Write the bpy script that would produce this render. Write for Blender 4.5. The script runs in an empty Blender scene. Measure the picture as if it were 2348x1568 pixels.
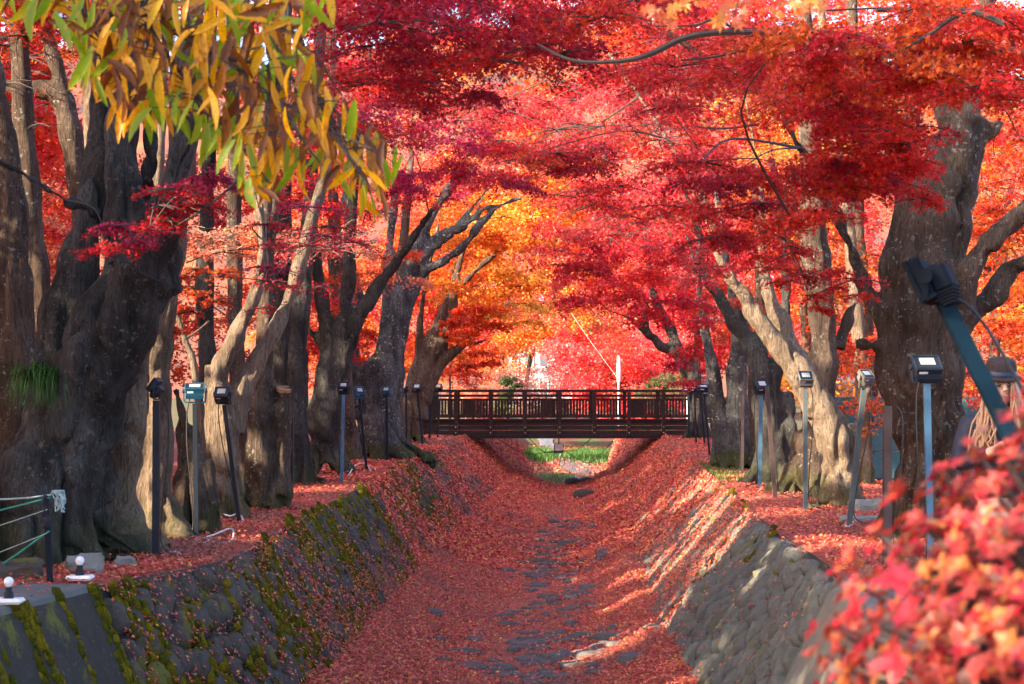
import bpy, math, random
import numpy as np
from mathutils import Vector, Matrix, Euler
from mathutils import noise as mnoise

random.seed(7)
RNG = np.random.default_rng(11)
scene = bpy.context.scene
COL = scene.collection

# ------------------------------------------------------------------ camera
F, CX, HZ, EYE, IMW = 3912.0, 1173.5, 885.0, 1.7, 2347.0
cam_d = bpy.data.cameras.new("camera")
cam = bpy.data.objects.new("camera", cam_d)
COL.objects.link(cam)
cam.location = (0, 0, EYE)
cam.rotation_euler = (math.radians(90), 0, 0)
cam_d.sensor_width = 36.0
cam_d.lens = 36.0 * F / IMW
cam_d.shift_y = (HZ - 784.0) / IMW
cam_d.clip_start = 0.1
cam_d.clip_end = 2000
cam_d.dof.use_dof = True
cam_d.dof.focus_distance = 25.0
cam_d.dof.aperture_fstop = 4.8
scene.camera = cam

# ------------------------------------------------------------------ world, sun, exposure
SUN_DIR = Vector((-0.86, -0.47, 0.43)).normalized()      # towards the sun
SUN_EL = math.asin(SUN_DIR.z)
SUN_AZ = math.atan2(SUN_DIR.x, SUN_DIR.y)
world = bpy.data.worlds.new("World")
scene.world = world
world.use_nodes = True
wn = world.node_tree.nodes
wl = world.node_tree.links
for n in list(wn):
    wn.remove(n)
sky = wn.new("ShaderNodeTexSky")
sky.sky_type = 'NISHITA'
sky.sun_disc = False
sky.sun_elevation = SUN_EL
sky.sun_rotation = SUN_AZ
sky.air_density = 0.75
sky.dust_density = 3.0
bg = wn.new("ShaderNodeBackground")
bg.inputs[1].default_value = 0.15
wo = wn.new("ShaderNodeOutputWorld")
wl.new(sky.outputs[0], bg.inputs[0])
wl.new(bg.outputs[0], wo.inputs[0])
sun_d = bpy.data.lights.new("sun", 'SUN')
sun_d.energy = 4.1
sun_d.angle = math.radians(0.5)
sun_d.color = (1.0, 0.80, 0.56)
sun = bpy.data.objects.new("sun", sun_d)
COL.objects.link(sun)
sun.rotation_euler = SUN_DIR.to_track_quat('Z', 'Y').to_euler()
sun.location = (-40, -20, 40)
scene.view_settings.view_transform = 'Standard'
scene.view_settings.look = 'None'
scene.view_settings.gamma = 1
scene.view_settings.exposure = 2.52
try:
    scene.view_settings.use_curve_mapping = False
    scene.cycles.use_denoising = True
    scene.cycles.max_bounces = 8
    scene.cycles.diffuse_bounces = 5
    scene.cycles.transmission_bounces = 6
    scene.cycles.caustics_reflective = False
    scene.cycles.caustics_refractive = False
    scene.cycles.sample_clamp_indirect = 6.0
except Exception:
    pass

# ------------------------------------------------------------------ helpers
def P(X, Y, d):
    return Vector(((X - CX) * d / F, d, EYE - (Y - HZ) * d / F))
def GD(Y, z=0.0):
    return F * (EYE - z) / (Y - HZ)
def G(X, Y, z=0.0):
    return P(X, Y, GD(Y, z))

def tag(o, label=None, cat=None, group=None, kind=None):
    if label: o["label"] = label
    if cat: o["category"] = cat
    if group: o["group"] = group
    if kind: o["kind"] = kind
    return o

def link(name, me, parent=None):
    o = bpy.data.objects.new(name, me)
    COL.objects.link(o)
    if parent is not None:
        o.parent = parent
    return o

def empty(name, loc):
    o = bpy.data.objects.new(name, None)
    o.empty_display_size = 0.1
    o.location = loc
    COL.objects.link(o)
    return o

ORIG = {}
def origin_of(o):
    v = Vector((0, 0, 0))
    while o is not None:
        v = v + Vector(o.location)
        o = o.parent
    return v

def mesh_arrays(name, V, polys=None, tris=None, col=None, smooth=False, mats=()):
    """V Nx3 array, tris Mx3 array or polys list; col per vertex Nx3."""
    me = bpy.data.meshes.new(name)
    V = np.asarray(V, dtype=np.float32)
    if tris is not None:
        T = np.asarray(tris, dtype=np.int32)
        me.vertices.add(len(V)); me.vertices.foreach_set("co", V.ravel())
        k = T.shape[1]
        me.loops.add(T.size); me.loops.foreach_set("vertex_index", T.ravel())
        me.polygons.add(len(T))
        me.polygons.foreach_set("loop_start", np.arange(0, T.size, k, dtype=np.int32))
        me.update(calc_edges=True)
    else:
        me.from_pydata([tuple(v) for v in V], [], polys)
        me.update()
    if smooth:
        me.polygons.foreach_set("use_smooth", np.ones(len(me.polygons), dtype=bool))
    if col is not None:
        a = me.color_attributes.new("col", 'FLOAT_COLOR', 'POINT')
        c4 = np.ones((len(V), 4), dtype=np.float32); c4[:, :3] = col
        a.data.foreach_set("color", c4.ravel())
    for m in mats:
        me.materials.append(m)
    return me

class MB:
    """collects boxes, tubes and lathes into one mesh"""
    def __init__(s): s.v = []; s.f = []
    def add(s, vs, fs):
        o = len(s.v); s.v += [tuple(v) for v in vs]; s.f += [tuple(i + o for i in f) for f in fs]
        return s
    def box(s, c, size, M=None, bev=0.0):
        x, y, z = size[0] / 2, size[1] / 2, size[2] / 2
        c = Vector(c)
        if bev <= 0:
            vs = [Vector((a * x, b * y, d * z)) for a in (-1, 1) for b in (-1, 1) for d in (-1, 1)]
            fs = [(0, 1, 3, 2), (4, 6, 7, 5), (0, 4, 5, 1), (2, 3, 7, 6), (0, 2, 6, 4), (1, 5, 7, 3)]
        else:
            b = bev; vs = []; idx = {}
            for sx in (-1, 1):
                for sy in (-1, 1):
                    for sz in (-1, 1):
                        for ax in range(3):
                            p = [sx * (x - b), sy * (y - b), sz * (z - b)]
                            p[ax] = (sx * x, sy * y, sz * z)[ax]
                            idx[(sx, sy, sz, ax)] = len(vs); vs.append(Vector(p))
            fs = []
            for ax in range(3):
                o1, o2 = [(1, 2), (2, 0), (0, 1)][ax]
                for sg in (-1, 1):
                    q = []
                    for a, bb in ((-1, -1), (1, -1), (1, 1), (-1, 1)):
                        k = [0, 0, 0]; k[ax] = sg; k[o1] = a; k[o2] = bb
                        q.append(idx[(*k, ax)])
                    fs.append(tuple(q if sg > 0 else q[::-1]))
                for a in (-1, 1):
                    for bb in (-1, 1):
                        k1 = [0, 0, 0]; k2 = [0, 0, 0]
                        k1[ax] = -1; k2[ax] = 1
                        k1[o1] = k2[o1] = a; k1[o2] = k2[o2] = bb
                        q = [idx[(*k1, o1)], idx[(*k2, o1)], idx[(*k2, o2)], idx[(*k1, o2)]]
                        fs.append(tuple(q if a * bb > 0 else q[::-1]))
            for sx in (-1, 1):
                for sy in (-1, 1):
                    for sz in (-1, 1):
                        q = [idx[(sx, sy, sz, i)] for i in range(3)]
                        fs.append(tuple(q if sx * sy * sz > 0 else q[::-1]))
        if M is not None: vs = [M @ v for v in vs]
        return s.add([v + c for v in vs], fs)
    def tube(s, pts, rad, n=8, cap=True, sq=False):
        pts = [Vector(p) for p in pts]
        if not hasattr(rad, '__len__'): rad = [rad] * len(pts)
        rings = []; up = None
        for i, p in enumerate(pts):
            t = (pts[min(i + 1, len(pts) - 1)] - pts[max(i - 1, 0)])
            t = t.normalized() if t.length > 1e-9 else Vector((0, 0, 1))
            if up is None:
                up = Vector((1, 0, 0)) if abs(t.x) < 0.9 else Vector((0, 1, 0))
            a = (up - t * up.dot(t)).normalized(); b = t.cross(a); up = a
            ring = []
            for k in range(n):
                th = 2 * math.pi * (k + (0.5 if sq else 0)) / n
                ring.append(p + (a * math.cos(th) + b * math.sin(th)) * rad[i])
            rings.append(ring)
        vs = [v for r in rings for v in r]; fs = []
        for i in range(len(rings) - 1):
            for k in range(n):
                k2 = (k + 1) % n
                fs.append((i * n + k, i * n + k2, (i + 1) * n + k2, (i + 1) * n + k))
        if cap:
            fs.append(tuple(range(n - 1, -1, -1))); fs.append(tuple((len(rings) - 1) * n + k for k in range(n)))
        return s.add(vs, fs)
    def lathe(s, prof, n=16, M=None):
        vs = []; fs = []
        for r, z in prof:
            for k in range(n):
                th = 2 * math.pi * k / n
                v = Vector((r * math.cos(th), r * math.sin(th), z))
                vs.append(M @ v if M is not None else v)
        for i in range(len(prof) - 1):
            for k in range(n):
                k2 = (k + 1) % n
                fs.append((i * n + k, i * n + k2, (i + 1) * n + k2, (i + 1) * n + k))
        fs.append(tuple(range(n - 1, -1, -1))); fs.append(tuple((len(prof) - 1) * n + k for k in range(n)))
        return s.add(vs, fs)
    def build(s, name, mat, parent=None, smooth=False, kind=None):
        o0 = origin_of(parent) if parent is not None else Vector((0, 0, 0))
        V = np.array(s.v, dtype=np.float32) - np.array(o0, dtype=np.float32)
        me = mesh_arrays(name, V, polys=s.f, smooth=smooth, mats=(mat,))
        if smooth:
            try: me.set_sharp_from_angle(angle=math.radians(45))
            except Exception: pass
        o = link(name, me, parent)
        if kind: o["kind"] = kind
        return o

def spline(pts, n=6):
    """Catmull-Rom through tuples of any length"""
    pts = [np.array(p, dtype=float) for p in pts]
    if len(pts) < 3: 
        a, b = pts[0], pts[-1]
        return [a + (b - a) * t for t in np.linspace(0, 1, n + 1)]
    out = []
    for i in range(len(pts) - 1):
        p0 = pts[max(i - 1, 0)]; p1 = pts[i]; p2 = pts[i + 1]; p3 = pts[min(i + 2, len(pts) - 1)]
        for k in range(n):
            t = k / n
            out.append(0.5 * ((2 * p1) + (-p0 + p2) * t + (2 * p0 - 5 * p1 + 4 * p2 - p3) * t * t + (-p0 + 3 * p1 - 3 * p2 + p3) * t ** 3))
    out.append(pts[-1])
    return out

def vnoise(p, seed=0):
    """value noise -1..1 for Nx3 array"""
    p = np.asarray(p, dtype=np.float64)
    i = np.floor(p).astype(np.int64); f = p - i
    f = f * f * (3 - 2 * f)
    def h(a, b, c):
        n = (a * 374761393 + b * 668265263 + c * 2147483647 + seed * 974711) & 0xffffffff
        n = ((n ^ (n >> 13)) * 1274126177) & 0xffffffff
        n = (n ^ (n >> 16)) & 0xffffff
        return n / float(0xffffff) * 2 - 1
    x, y, z = i[:, 0], i[:, 1], i[:, 2]
    r = 0
    for dx in (0, 1):
        wx = f[:, 0] if dx else 1 - f[:, 0]
        for dy in (0, 1):
            wy = f[:, 1] if dy else 1 - f[:, 1]
            for dz in (0, 1):
                wz = f[:, 2] if dz else 1 - f[:, 2]
                r = r + wx * wy * wz * h(x + dx, y + dy, z + dz)
    return r
def fbm(p, seed=0, oct=4):
    r = 0; a = 1.0; s = 1.0
    for k in range(oct):
        r = r + a * vnoise(np.asarray(p) * s, seed + k); a *= 0.5; s *= 2.03
    return r

# ------------------------------------------------------------------ materials
class NT:
    def __init__(s, name):
        s.m = bpy.data.materials.new(name); s.m.use_nodes = True
        s.n = s.m.node_tree.nodes; s.l = s.m.node_tree.links
        for x in list(s.n): s.n.remove(x)
        s.out = s.n.new("ShaderNodeOutputMaterial")
    def new(s, t, **kw):
        x = s.n.new(t)
        for k, v in kw.items():
            if k.startswith("i_"):
                x.inputs[k[2:].replace("_", " ")].default_value = v
            else: setattr(x, k, v)
        return x
    def link(s, a, b): s.l.new(a, b); return s
    def coord(s, what="Object", scale=(1, 1, 1), rot=(0, 0, 0)):
        t = s.new("ShaderNodeTexCoord") if what != "Position" else s.new("ShaderNodeNewGeometry")
        mp = s.new("ShaderNodeMapping"); mp.inputs["Scale"].default_value = scale
        mp.inputs["Rotation"].default_value = rot
        s.link(t.outputs[what], mp.inputs[0]); return mp.outputs[0]
    def noise(s, vec, scale, detail=4, rough=0.55, dist=0.0):
        x = s.new("ShaderNodeTexNoise"); x.inputs["Scale"].default_value = scale
        x.inputs["Detail"].default_value = detail; x.inputs["Roughness"].default_value = rough
        x.inputs["Distortion"].default_value = dist
        if vec is not None: s.link(vec, x.inputs["Vector"])
        return x.outputs["Fac"]
    def voro(s, vec, scale, out="Color", feature='F1'):
        x = s.new("ShaderNodeTexVoronoi"); x.feature = feature; x.inputs["Scale"].default_value = scale
        if vec is not None: s.link(vec, x.inputs["Vector"])
        return x.outputs[out]
    def ramp(s, fac, stops, interp='LINEAR'):
        x = s.new("ShaderNodeValToRGB"); cr = x.color_ramp; cr.interpolation = interp
        while len(cr.elements) < len(stops): cr.elements.new(0.5)
        for e, (p, c) in zip(cr.elements, stops):
            e.position = p; e.color = (*c, 1) if len(c) == 3 else c
        s.link(fac, x.inputs[0]); return x.outputs[0]
    def mix(s, fac, a, b, mode='MIX'):
        x = s.new("ShaderNodeMix"); x.data_type = 'RGBA'; x.blend_type = mode
        for v, i in ((fac, 0), (a, 6), (b, 7)):
            if hasattr(v, 'is_output'): s.link(v, x.inputs[i])
            elif isinstance(v, (int, float)): x.inputs[i].default_value = v
            else: x.inputs[i].default_value = (*v, 1)
        return x.outputs[2]
    def math(s, op, a, b=0.0, clamp=False):
        x = s.new("ShaderNodeMath"); x.operation = op; x.use_clamp = clamp
        for v, i in ((a, 0), (b, 1)):
            if hasattr(v, 'is_output'): s.link(v, x.inputs[i])
            else: x.inputs[i].default_value = v
        return x.outputs[0]
    def bump(s, h, strength=0.5, dist=0.02):
        x = s.new("ShaderNodeBump"); x.inputs["Strength"].default_value = strength; x.inputs["Distance"].default_value = dist
        s.link(h, x.inputs["Height"]); return x.outputs[0]
    def pbr(s, base, rough=0.8, spec=0.3, metal=0.0, normal=None):
        b = s.new("ShaderNodeBsdfPrincipled")
        for v, k in ((base, "Base Color"), (rough, "Roughness"), (metal, "Metallic"), (spec, "Specular IOR Level")):
            if hasattr(v, 'is_output'): s.link(v, b.inputs[k])
            elif isinstance(v, (int, float)): b.inputs[k].default_value = v
            else: b.inputs[k].default_value = (*v, 1)
        if normal is not None: s.link(normal, b.inputs["Normal"])
        s.link(b.outputs[0], s.out.inputs[0]); return s.m

def plain(name, col, rough=0.5, metal=0.0, spec=0.4, var=0.25, scale=12):
    t = NT(name)
    n = t.noise(t.coord("Object"), scale, 4)
    c = t.ramp(n, [(0.3, tuple(v * (1 - var) for v in col)), (0.7, tuple(min(1, v * (1 + var)) for v in col))])
    return t.pbr(c, rough, spec, metal)

def leaf_material(name, trans=0.5, gloss=0.022, rough=0.45):
    t = NT(name)
    a = t.new("ShaderNodeAttribute"); a.attribute_name = "col"
    d = t.new("ShaderNodeBsdfDiffuse"); tr = t.new("ShaderNodeBsdfTranslucent")
    t.link(a.outputs["Color"], d.inputs[0]); t.link(a.outputs["Color"], tr.inputs[0])
    m1 = t.new("ShaderNodeMixShader"); m1.inputs[0].default_value = trans
    t.link(d.outputs[0], m1.inputs[1]); t.link(tr.outputs[0], m1.inputs[2])
    g = t.new("ShaderNodeBsdfGlossy"); g.inputs["Roughness"].default_value = rough
    m2 = t.new("ShaderNodeMixShader"); m2.inputs[0].default_value = gloss
    t.link(m1.outputs[0], m2.inputs[1]); t.link(g.outputs[0], m2.inputs[2])
    t.link(m2.outputs[0], t.out.inputs[0]); return t.m
M_LEAF = leaf_material("maple_leaf")
M_LITTER = leaf_material("fallen_leaf", trans=0.12, gloss=0.02)
M_GRASS = leaf_material("grass_blade", trans=0.3, gloss=0.03)

def bark_material(name, base, light, lichen=0.5, moss=0.5):
    t = NT(name)
    pos = t.coord("Position")
    st = t.coord("Position", scale=(1, 1, 0.22))
    streak = t.noise(st, 6.5, 6, 0.65, 0.6)
    big = t.noise(pos, 1.3, 4, 0.6)
    fine = t.noise(st, 46, 8, 0.75)
    c = t.mix(t.ramp(streak, [(0.3, (0, 0, 0)), (0.68, (1, 1, 1))]), tuple(v * 0.35 for v in base), tuple(v * 1.5 for v in base))
    c = t.mix(t.ramp(big, [(0.42, (0, 0, 0)), (0.66, (1, 1, 1))]), c, t.mix(streak, base, light))
    c = t.mix(t.math('MULTIPLY', t.ramp(fine, [(0.38, (1, 1, 1)), (0.52, (0, 0, 0))]), 0.8), c, tuple(v * 0.3 for v in base))
    run = t.noise(t.coord("Position", scale=(1, 1, .12)), 3.2, 5, .6, .8)
    c = t.mix(t.math('MULTIPLY', t.ramp(run, [(0.5, (0, 0, 0)), (0.64, (1, 1, 1))]), .5), c, tuple(v * 0.25 for v in base))
    # pale lichen flecks
    sp = t.noise(pos, 16, 3, 0.6); sp2 = t.noise(pos, 2.3, 2)
    lf = t.math('MULTIPLY', t.ramp(sp, [(0.60, (0, 0, 0)), (0.64, (1, 1, 1))]), t.ramp(sp2, [(0.42, (0, 0, 0)), (0.6, (1, 1, 1))]))
    c = t.mix(t.math('MULTIPLY', lf, lichen), c, (0.52, 0.54, 0.49))
    sp3 = t.voro(pos, 22, "Distance"); sp4 = t.noise(pos, 5, 2)
    lf2 = t.math('MULTIPLY', t.ramp(sp3, [(0.10, (1, 1, 1)), (0.16, (0, 0, 0))]), t.ramp(sp4, [(0.5, (0, 0, 0)), (0.56, (1, 1, 1))]))
    c = t.mix(t.math('MULTIPLY', lf2, lichen), c, (0.62, 0.62, 0.56))
    # moss around the foot
    geo = t.new("ShaderNodeNewGeometry"); sx = t.new("ShaderNodeSeparateXYZ"); t.link(geo.outputs["Position"], sx.inputs[0])
    h = t.math('ADD', sx.outputs[2], t.math('MULTIPLY', t.noise(pos, 1.7, 5, .7), -1.0))
    mf = t.ramp(t.math('ADD', h, .22), [(0.0, (1, 1, 1)), (0.1, (0, 0, 0))])
    c = t.mix(t.math('MULTIPLY', mf, moss), c, t.mix(t.noise(pos, 25, 3), (0.03, 0.05, 0.008), (0.13, 0.14, 0.02)))
    hgt = t.math('ADD', t.math('MULTIPLY', streak, 1.0), t.math('MULTIPLY', fine, 0.7))
    return t.pbr(c, 0.85, 0.2, 0, t.bump(hgt, 1.0, 0.14))
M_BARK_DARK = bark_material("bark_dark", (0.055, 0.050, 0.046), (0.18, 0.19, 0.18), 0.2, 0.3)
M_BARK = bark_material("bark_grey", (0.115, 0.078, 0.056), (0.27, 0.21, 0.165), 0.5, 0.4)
M_BARK_PALE_SUN = bark_material("bark_pale_sunlit", (0.27, 0.195, 0.135), (0.47, 0.38, 0.29), 0.35, 0.4)  # same bark raised paler, part of the sunlight is in the colour
M_BARK_BLUE = bark_material("bark_lichened", (0.085, 0.085, 0.085), (0.34, 0.37, 0.37), 1.0, 0.6)
M_TWIG = plain("twig_bark", (0.05, 0.038, 0.034), 0.8)
M_TWIG_PALE = plain("twig_bark_pale", (0.30, 0.2, 0.15), 0.8)
M_CUT = plain("cut_wood", (0.30, 0.16, 0.09), 0.8, scale=8)

def litter_material():
    t = NT("leaf_litter_ground")
    pos = t.coord("Position")
    v = t.new("ShaderNodeTexVoronoi"); v.inputs["Scale"].default_value = 26; t.link(pos, v.inputs["Vector"])
    sep = t.new("ShaderNodeSeparateColor"); t.link(v.outputs["Color"], sep.inputs[0])
    c = t.ramp(sep.outputs[0], [(0.0, (0.22, 0.05, 0.04)), (0.3, (0.40, 0.075, 0.055)), (0.55, (0.48, 0.12, 0.075)), (0.8, (0.28, 0.08, 0.055)), (1.0, (0.5, 0.2, 0.11))])
    c = t.mix(t.math('MULTIPLY', t.ramp(t.voro(pos, 26, "Distance", 'DISTANCE_TO_EDGE'), [(0.0, (1, 1, 1)), (0.12, (0, 0, 0))]), 0.65), c, (0.05, 0.02, 0.018))
    big = t.noise(pos, 0.7, 4)
    c = t.mix(t.math('MULTIPLY', t.ramp(big, [(0.45, (0, 0, 0)), (0.7, (1, 1, 1))]), 0.4), c, (0.14, 0.05, 0.045))
    return t.pbr(c, 0.8, 0.2, 0, t.bump(sep.outputs[1], 0.9, 0.03))
M_GROUND = litter_material()

def stone_material(name, a, b, moss=0.5, scale=9):
    t = NT(name)
    pos = t.coord("Position")
    n1 = t.noise(pos, scale, 6, 0.65); n2 = t.noise(pos, 60, 4, 0.7)
    oi = t.new("ShaderNodeObjectInfo")
    c = t.mix(n1, a, b)
    c = t.mix(t.math('MULTIPLY', oi.outputs["Random"], 0.5), c, t.mix(n1, tuple(v * 0.55 for v in a), tuple(v * 0.7 for v in b)))
    sp = t.noise(pos, 34, 3)
    c = t.mix(t.math('MULTIPLY', t.ramp(sp, [(0.64, (0, 0, 0)), (0.70, (1, 1, 1))]), 0.22), c, (0.33, 0.34, 0.32))
    mo = t.noise(t.coord("Position", scale=(1, 0.8, 0.45)), 2.4, 5, 0.65)
    mf = t.ramp(mo, [(0.56, (0, 0, 0)), (0.63, (1, 1, 1))])
    c = t.mix(t.math('MULTIPLY', mf, moss), c, t.mix(n2, (0.05, 0.055, 0.006), (0.20, 0.19, 0.02)))
    hh = t.math('ADD', n1, t.math('MULTIPLY', n2, 0.4))
    return t.pbr(c, 0.85, 0.3, 0, t.bump(hh, 0.8, 0.03))
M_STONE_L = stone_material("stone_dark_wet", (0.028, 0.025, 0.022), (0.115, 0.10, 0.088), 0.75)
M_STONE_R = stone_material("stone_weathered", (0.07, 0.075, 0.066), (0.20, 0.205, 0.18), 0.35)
M_MORTAR_L = stone_material("wall_joint_dark", (0.03, 0.03, 0.028), (0.07, 0.065, 0.06), 0.95)
M_MORTAR_R = stone_material("wall_joint_grey", (0.02, 0.02, 0.018), (0.06, 0.06, 0.055), 0.35)
M_BED_STONE = stone_material("bed_stone", (0.055, 0.05, 0.05), (0.17, 0.16, 0.16), 0.0)
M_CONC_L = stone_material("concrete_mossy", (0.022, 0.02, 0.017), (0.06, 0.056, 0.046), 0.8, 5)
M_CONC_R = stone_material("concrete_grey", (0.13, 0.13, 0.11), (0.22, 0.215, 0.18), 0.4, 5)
M_COPING = stone_material("coping_concrete", (0.09, 0.10, 0.098), (0.19, 0.20, 0.195), 0.25, 6)
M_ROCK = stone_material("rock_grey", (0.13, 0.14, 0.13), (0.30, 0.31, 0.29), 0.35, 7)
# ------------------------------------------------------------------ canal geometry
LE = np.array([(-6, -6.0), (10, -4.4), (12.9, -3.87), (14.5, -3.55), (15.6, -3.19), (16.4, -2.85), (18.1, -2.76), (22.4, -2.74), (26, -2.61), (35, -2.45), (47.5, -2.1), (57.8, -1.68), (60.5, -1.3), (65, -.12), (66, -.09)])
RE = np.array([(-6, -0.9), (8.8, -0.9), (9.6, 2.5), (14.9, 2.84), (16.3, 3.01), (19.5, 3.1), (22.2, 3.2), (27, 3.48), (32.9, 3.8), (57.8, 5.27), (60.5, 5.05), (65, 4.2), (66, 4.16)])
LR = np.array([(-6, 0.7), (14.5, 0.7), (20, 1.0), (30, 1.15), (40, 1.5), (58, 1.95), (61, 1.8), (65, .88), (66, .85)])
RR = np.array([(-6, 0.7), (14.0, 0.75), (18, 1.35), (22, 1.5), (40, 1.8), (58, 2.0), (61, 1.8), (65, .55), (66, .5)])
DEPTH = 1.75
def le(y): return np.interp(y, LE[:, 0], LE[:, 1])
def re_(y): return np.interp(y, RE[:, 0], RE[:, 1])
def lr(y): return np.interp(y, LR[:, 0], LR[:, 1])
def rr(y): return np.interp(y, RR[:, 0], RR[:, 1])
def wall_pt(side, y, t, h=0.0):
    """t 0 top edge .. 1 foot, h proud of the face"""
    y = np.asarray(y, dtype=float); t = np.asarray(t, dtype=float)
    if side < 0: x = le(y) + lr(y) * t; run = lr(y)
    else: x = re_(y) - rr(y) * t; run = rr(y)
    L = np.sqrt(run ** 2 + DEPTH ** 2)
    nx = DEPTH / L * (-side); nz = run / L
    z = -DEPTH * t
    return np.stack([x + nx * h, y + 0 * x, z + nz * h], -1)
def bed_z(x, y):
    xl = le(y) + lr(y); xr = re_(y) - rr(y)
    u = np.clip((x - xl) / np.maximum(xr - xl, 0.1), 0, 1) * 2 - 1
    return -DEPTH + 0.44 * np.abs(u) ** 2.6 - .04 + 0.05 * vnoise(np.stack([x * 1.3, y * 0.8, 0 * x], -1), 5)

def grid_mesh(name, Pf, ny, nx):
    V = Pf.reshape(-1, 3)
    i = np.arange(ny - 1)[:, None] * nx + np.arange(nx - 1)[None, :]
    q = np.stack([i, i + 1, i + 1 + nx, i + nx], -1).reshape(-1, 4)
    return V, q

def struct_grid(name, Pf, mat, kind='structure', parent=None, flip=False):
    ny, nx = Pf.shape[:2]
    V, q = grid_mesh(name, Pf, ny, nx)
    if flip: q = q[:, ::-1]
    me = mesh_arrays(name, V, tris=q, smooth=True, mats=(mat,))
    o = link(name, me, parent)
    if kind: o["kind"] = kind
    return o

offs = np.array([0, .06, .15, .3, .5, .8, 1.2, 1.7, 2.3, 3, 4, 5.5, 8, 12, 18, 28, 45, 90])
ys = np.concatenate([np.arange(-6, 14, 1.0), np.arange(14, 40, .35), np.arange(40, 66.01, 1.0)])
for side, nm in ((-1, "left_bank"), (1, "right_bank")):
    Y = ys[:, None] + 0 * offs[None, :]
    e = (le(ys) if side < 0 else re_(ys))[:, None]
    X = e + side * offs[None, :]
    bump = vnoise(np.stack([X.ravel() * 1.1, Y.ravel() * 1.1, 0 * X.ravel()], -1), 3).reshape(X.shape)
    Z = 0.045 * bump * np.clip(offs[None, :] / 0.6, 0, 1) - 0.035 * np.exp(-offs[None, :] / 0.06)
    struct_grid(nm, np.stack([X, Y, Z], -1), M_GROUND, flip=(side < 0))
# bed
ts = np.linspace(-.3, 1.3, 34)
yb = np.arange(4, 61.61, .4)
xl = (le(yb) + lr(yb))[:, None]; xr = (re_(yb) - rr(yb))[:, None]
X = xl + (xr - xl) * ts[None, :]; Y = yb[:, None] + 0 * X
struct_grid("canal_bed", np.stack([X, Y, bed_z(X.ravel(), Y.ravel()).reshape(X.shape)], -1), M_GROUND)
# far ground with the stream trench
def far_z(x, y):
    xc = 1.95 + (y - 66) * 0.035
    hw = 1.9 + (y - 66) * 0.03
    dep = -DEPTH - .45 + np.clip((y - 66) * 0.016, 0, 2.0)
    s = np.clip((np.abs(x - xc) - hw) / 2.4, 0, 1)
    s = s * s * (3 - 2 * s)
    far = np.clip((y - 95) / 40, 0, 1)
    z = dep * (1 - s) * (1 - far) + 0.06 * vnoise(np.stack([x * .9, y * .6, 0 * x], -1), 8)
    return z
yf = np.concatenate([np.arange(66, 110, 1.0), np.array([112, 118, 126, 140, 170, 220, 300, 420, 600])])
xf = np.concatenate([-np.array([400, 200, 100, 60, 40, 28, 20, 14, 10]), np.arange(-8, 14, .5), np.array([16, 20, 28, 40, 60, 100, 200, 400])])
X = xf[None, :] + 0 * yf[:, None]; Y = yf[:, None] + 0 * X

def far_ground_material():
    t = NT("far_ground")
    pos = t.coord("Position")
    n = t.noise(pos, 0.55, 5, .6); f = t.noise(pos, 9, 4)
    c = t.ramp(n, [(0.40, (0.16, 0.055, 0.05)), (0.5, (0.13, 0.10, 0.075)), (0.58, (0.06, 0.13, 0.03))])
    c = t.mix(f, c, t.mix(0.5, c, (0.02, 0.02, 0.015)))
    return t.pbr(c, 0.9, 0.1, 0, t.bump(f, 0.6, 0.05))
struct_grid("meadow_ground", np.stack([X, Y, far_z(X.ravel(), Y.ravel()).reshape(X.shape)], -1), far_ground_material())
yq = np.arange(61, 66.6, .5); xq = np.linspace(-.6, 4.6, 14)
X = xq[None, :] + 0 * yq[:, None]; Y = yq[:, None] + 0 * X
struct_grid("stream_bed", np.stack([X, Y, -DEPTH - .46 + .05 * vnoise(np.stack([X.ravel(), Y.ravel(), 0 * X.ravel()], -1), 3).reshape(X.shape)], -1), far_ground_material())
# water
t = NT("stream_water")
wc = t.noise(t.coord("Position", scale=(1, 2.2, 1)), 5, 4)
M_WATER = t.pbr(t.mix(wc, (0.05, 0.09, 0.12), (0.14, 0.2, 0.25)), 0.12, 0.6, 0, t.bump(wc, 0.5, 0.05))
yw = np.arange(66.2, 100, .8)
xc = 2.35 + 0.55 * np.sin((yw - 66) * .13 + .3) + (yw - 66) * .004
wv = np.array([-.55, -.2, .2, .55])
X = xc[:, None] + wv[None, :] * (1 + .3 * np.sin(yw * .5))[:, None]; Y = yw[:, None] + 0 * X
Zb = far_z(np.repeat(xc, 4), np.repeat(yw, 4)).reshape(X.shape)
struct_grid("stream_water", np.stack([X, Y, Zb + .05], -1), M_WATER)
# distant wooded hill
xh = np.linspace(-260, 260, 60); yh = np.linspace(230, 330, 14)
X = xh[None, :] + 0 * yh[:, None]; Y = yh[:, None] + 0 * X
pr = np.sin(np.clip((Y - 230) / 100, 0, 1) * math.pi / 2)
Z = pr * (62 + 14 * vnoise(np.stack([X.ravel() * .02, Y.ravel() * .02, 0 * X.ravel()], -1), 2).reshape(X.shape)) + 3 * vnoise(np.stack([X.ravel() * .12, Y.ravel() * .12, 0 * X.ravel()], -1), 4).reshape(X.shape) - 3
t = NT("hill_woods")
n = t.noise(t.coord("Position"), 0.12, 6, .7)
M_HILL = t.pbr(t.ramp(n, [(0.35, (0.06, 0.05, 0.055)), (0.5, (0.15, 0.06, 0.045)), (0.65, (0.24, 0.10, 0.05))]), 0.95, 0.1)
struct_grid("hill", np.stack([X, Y, Z], -1), M_HILL)

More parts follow.
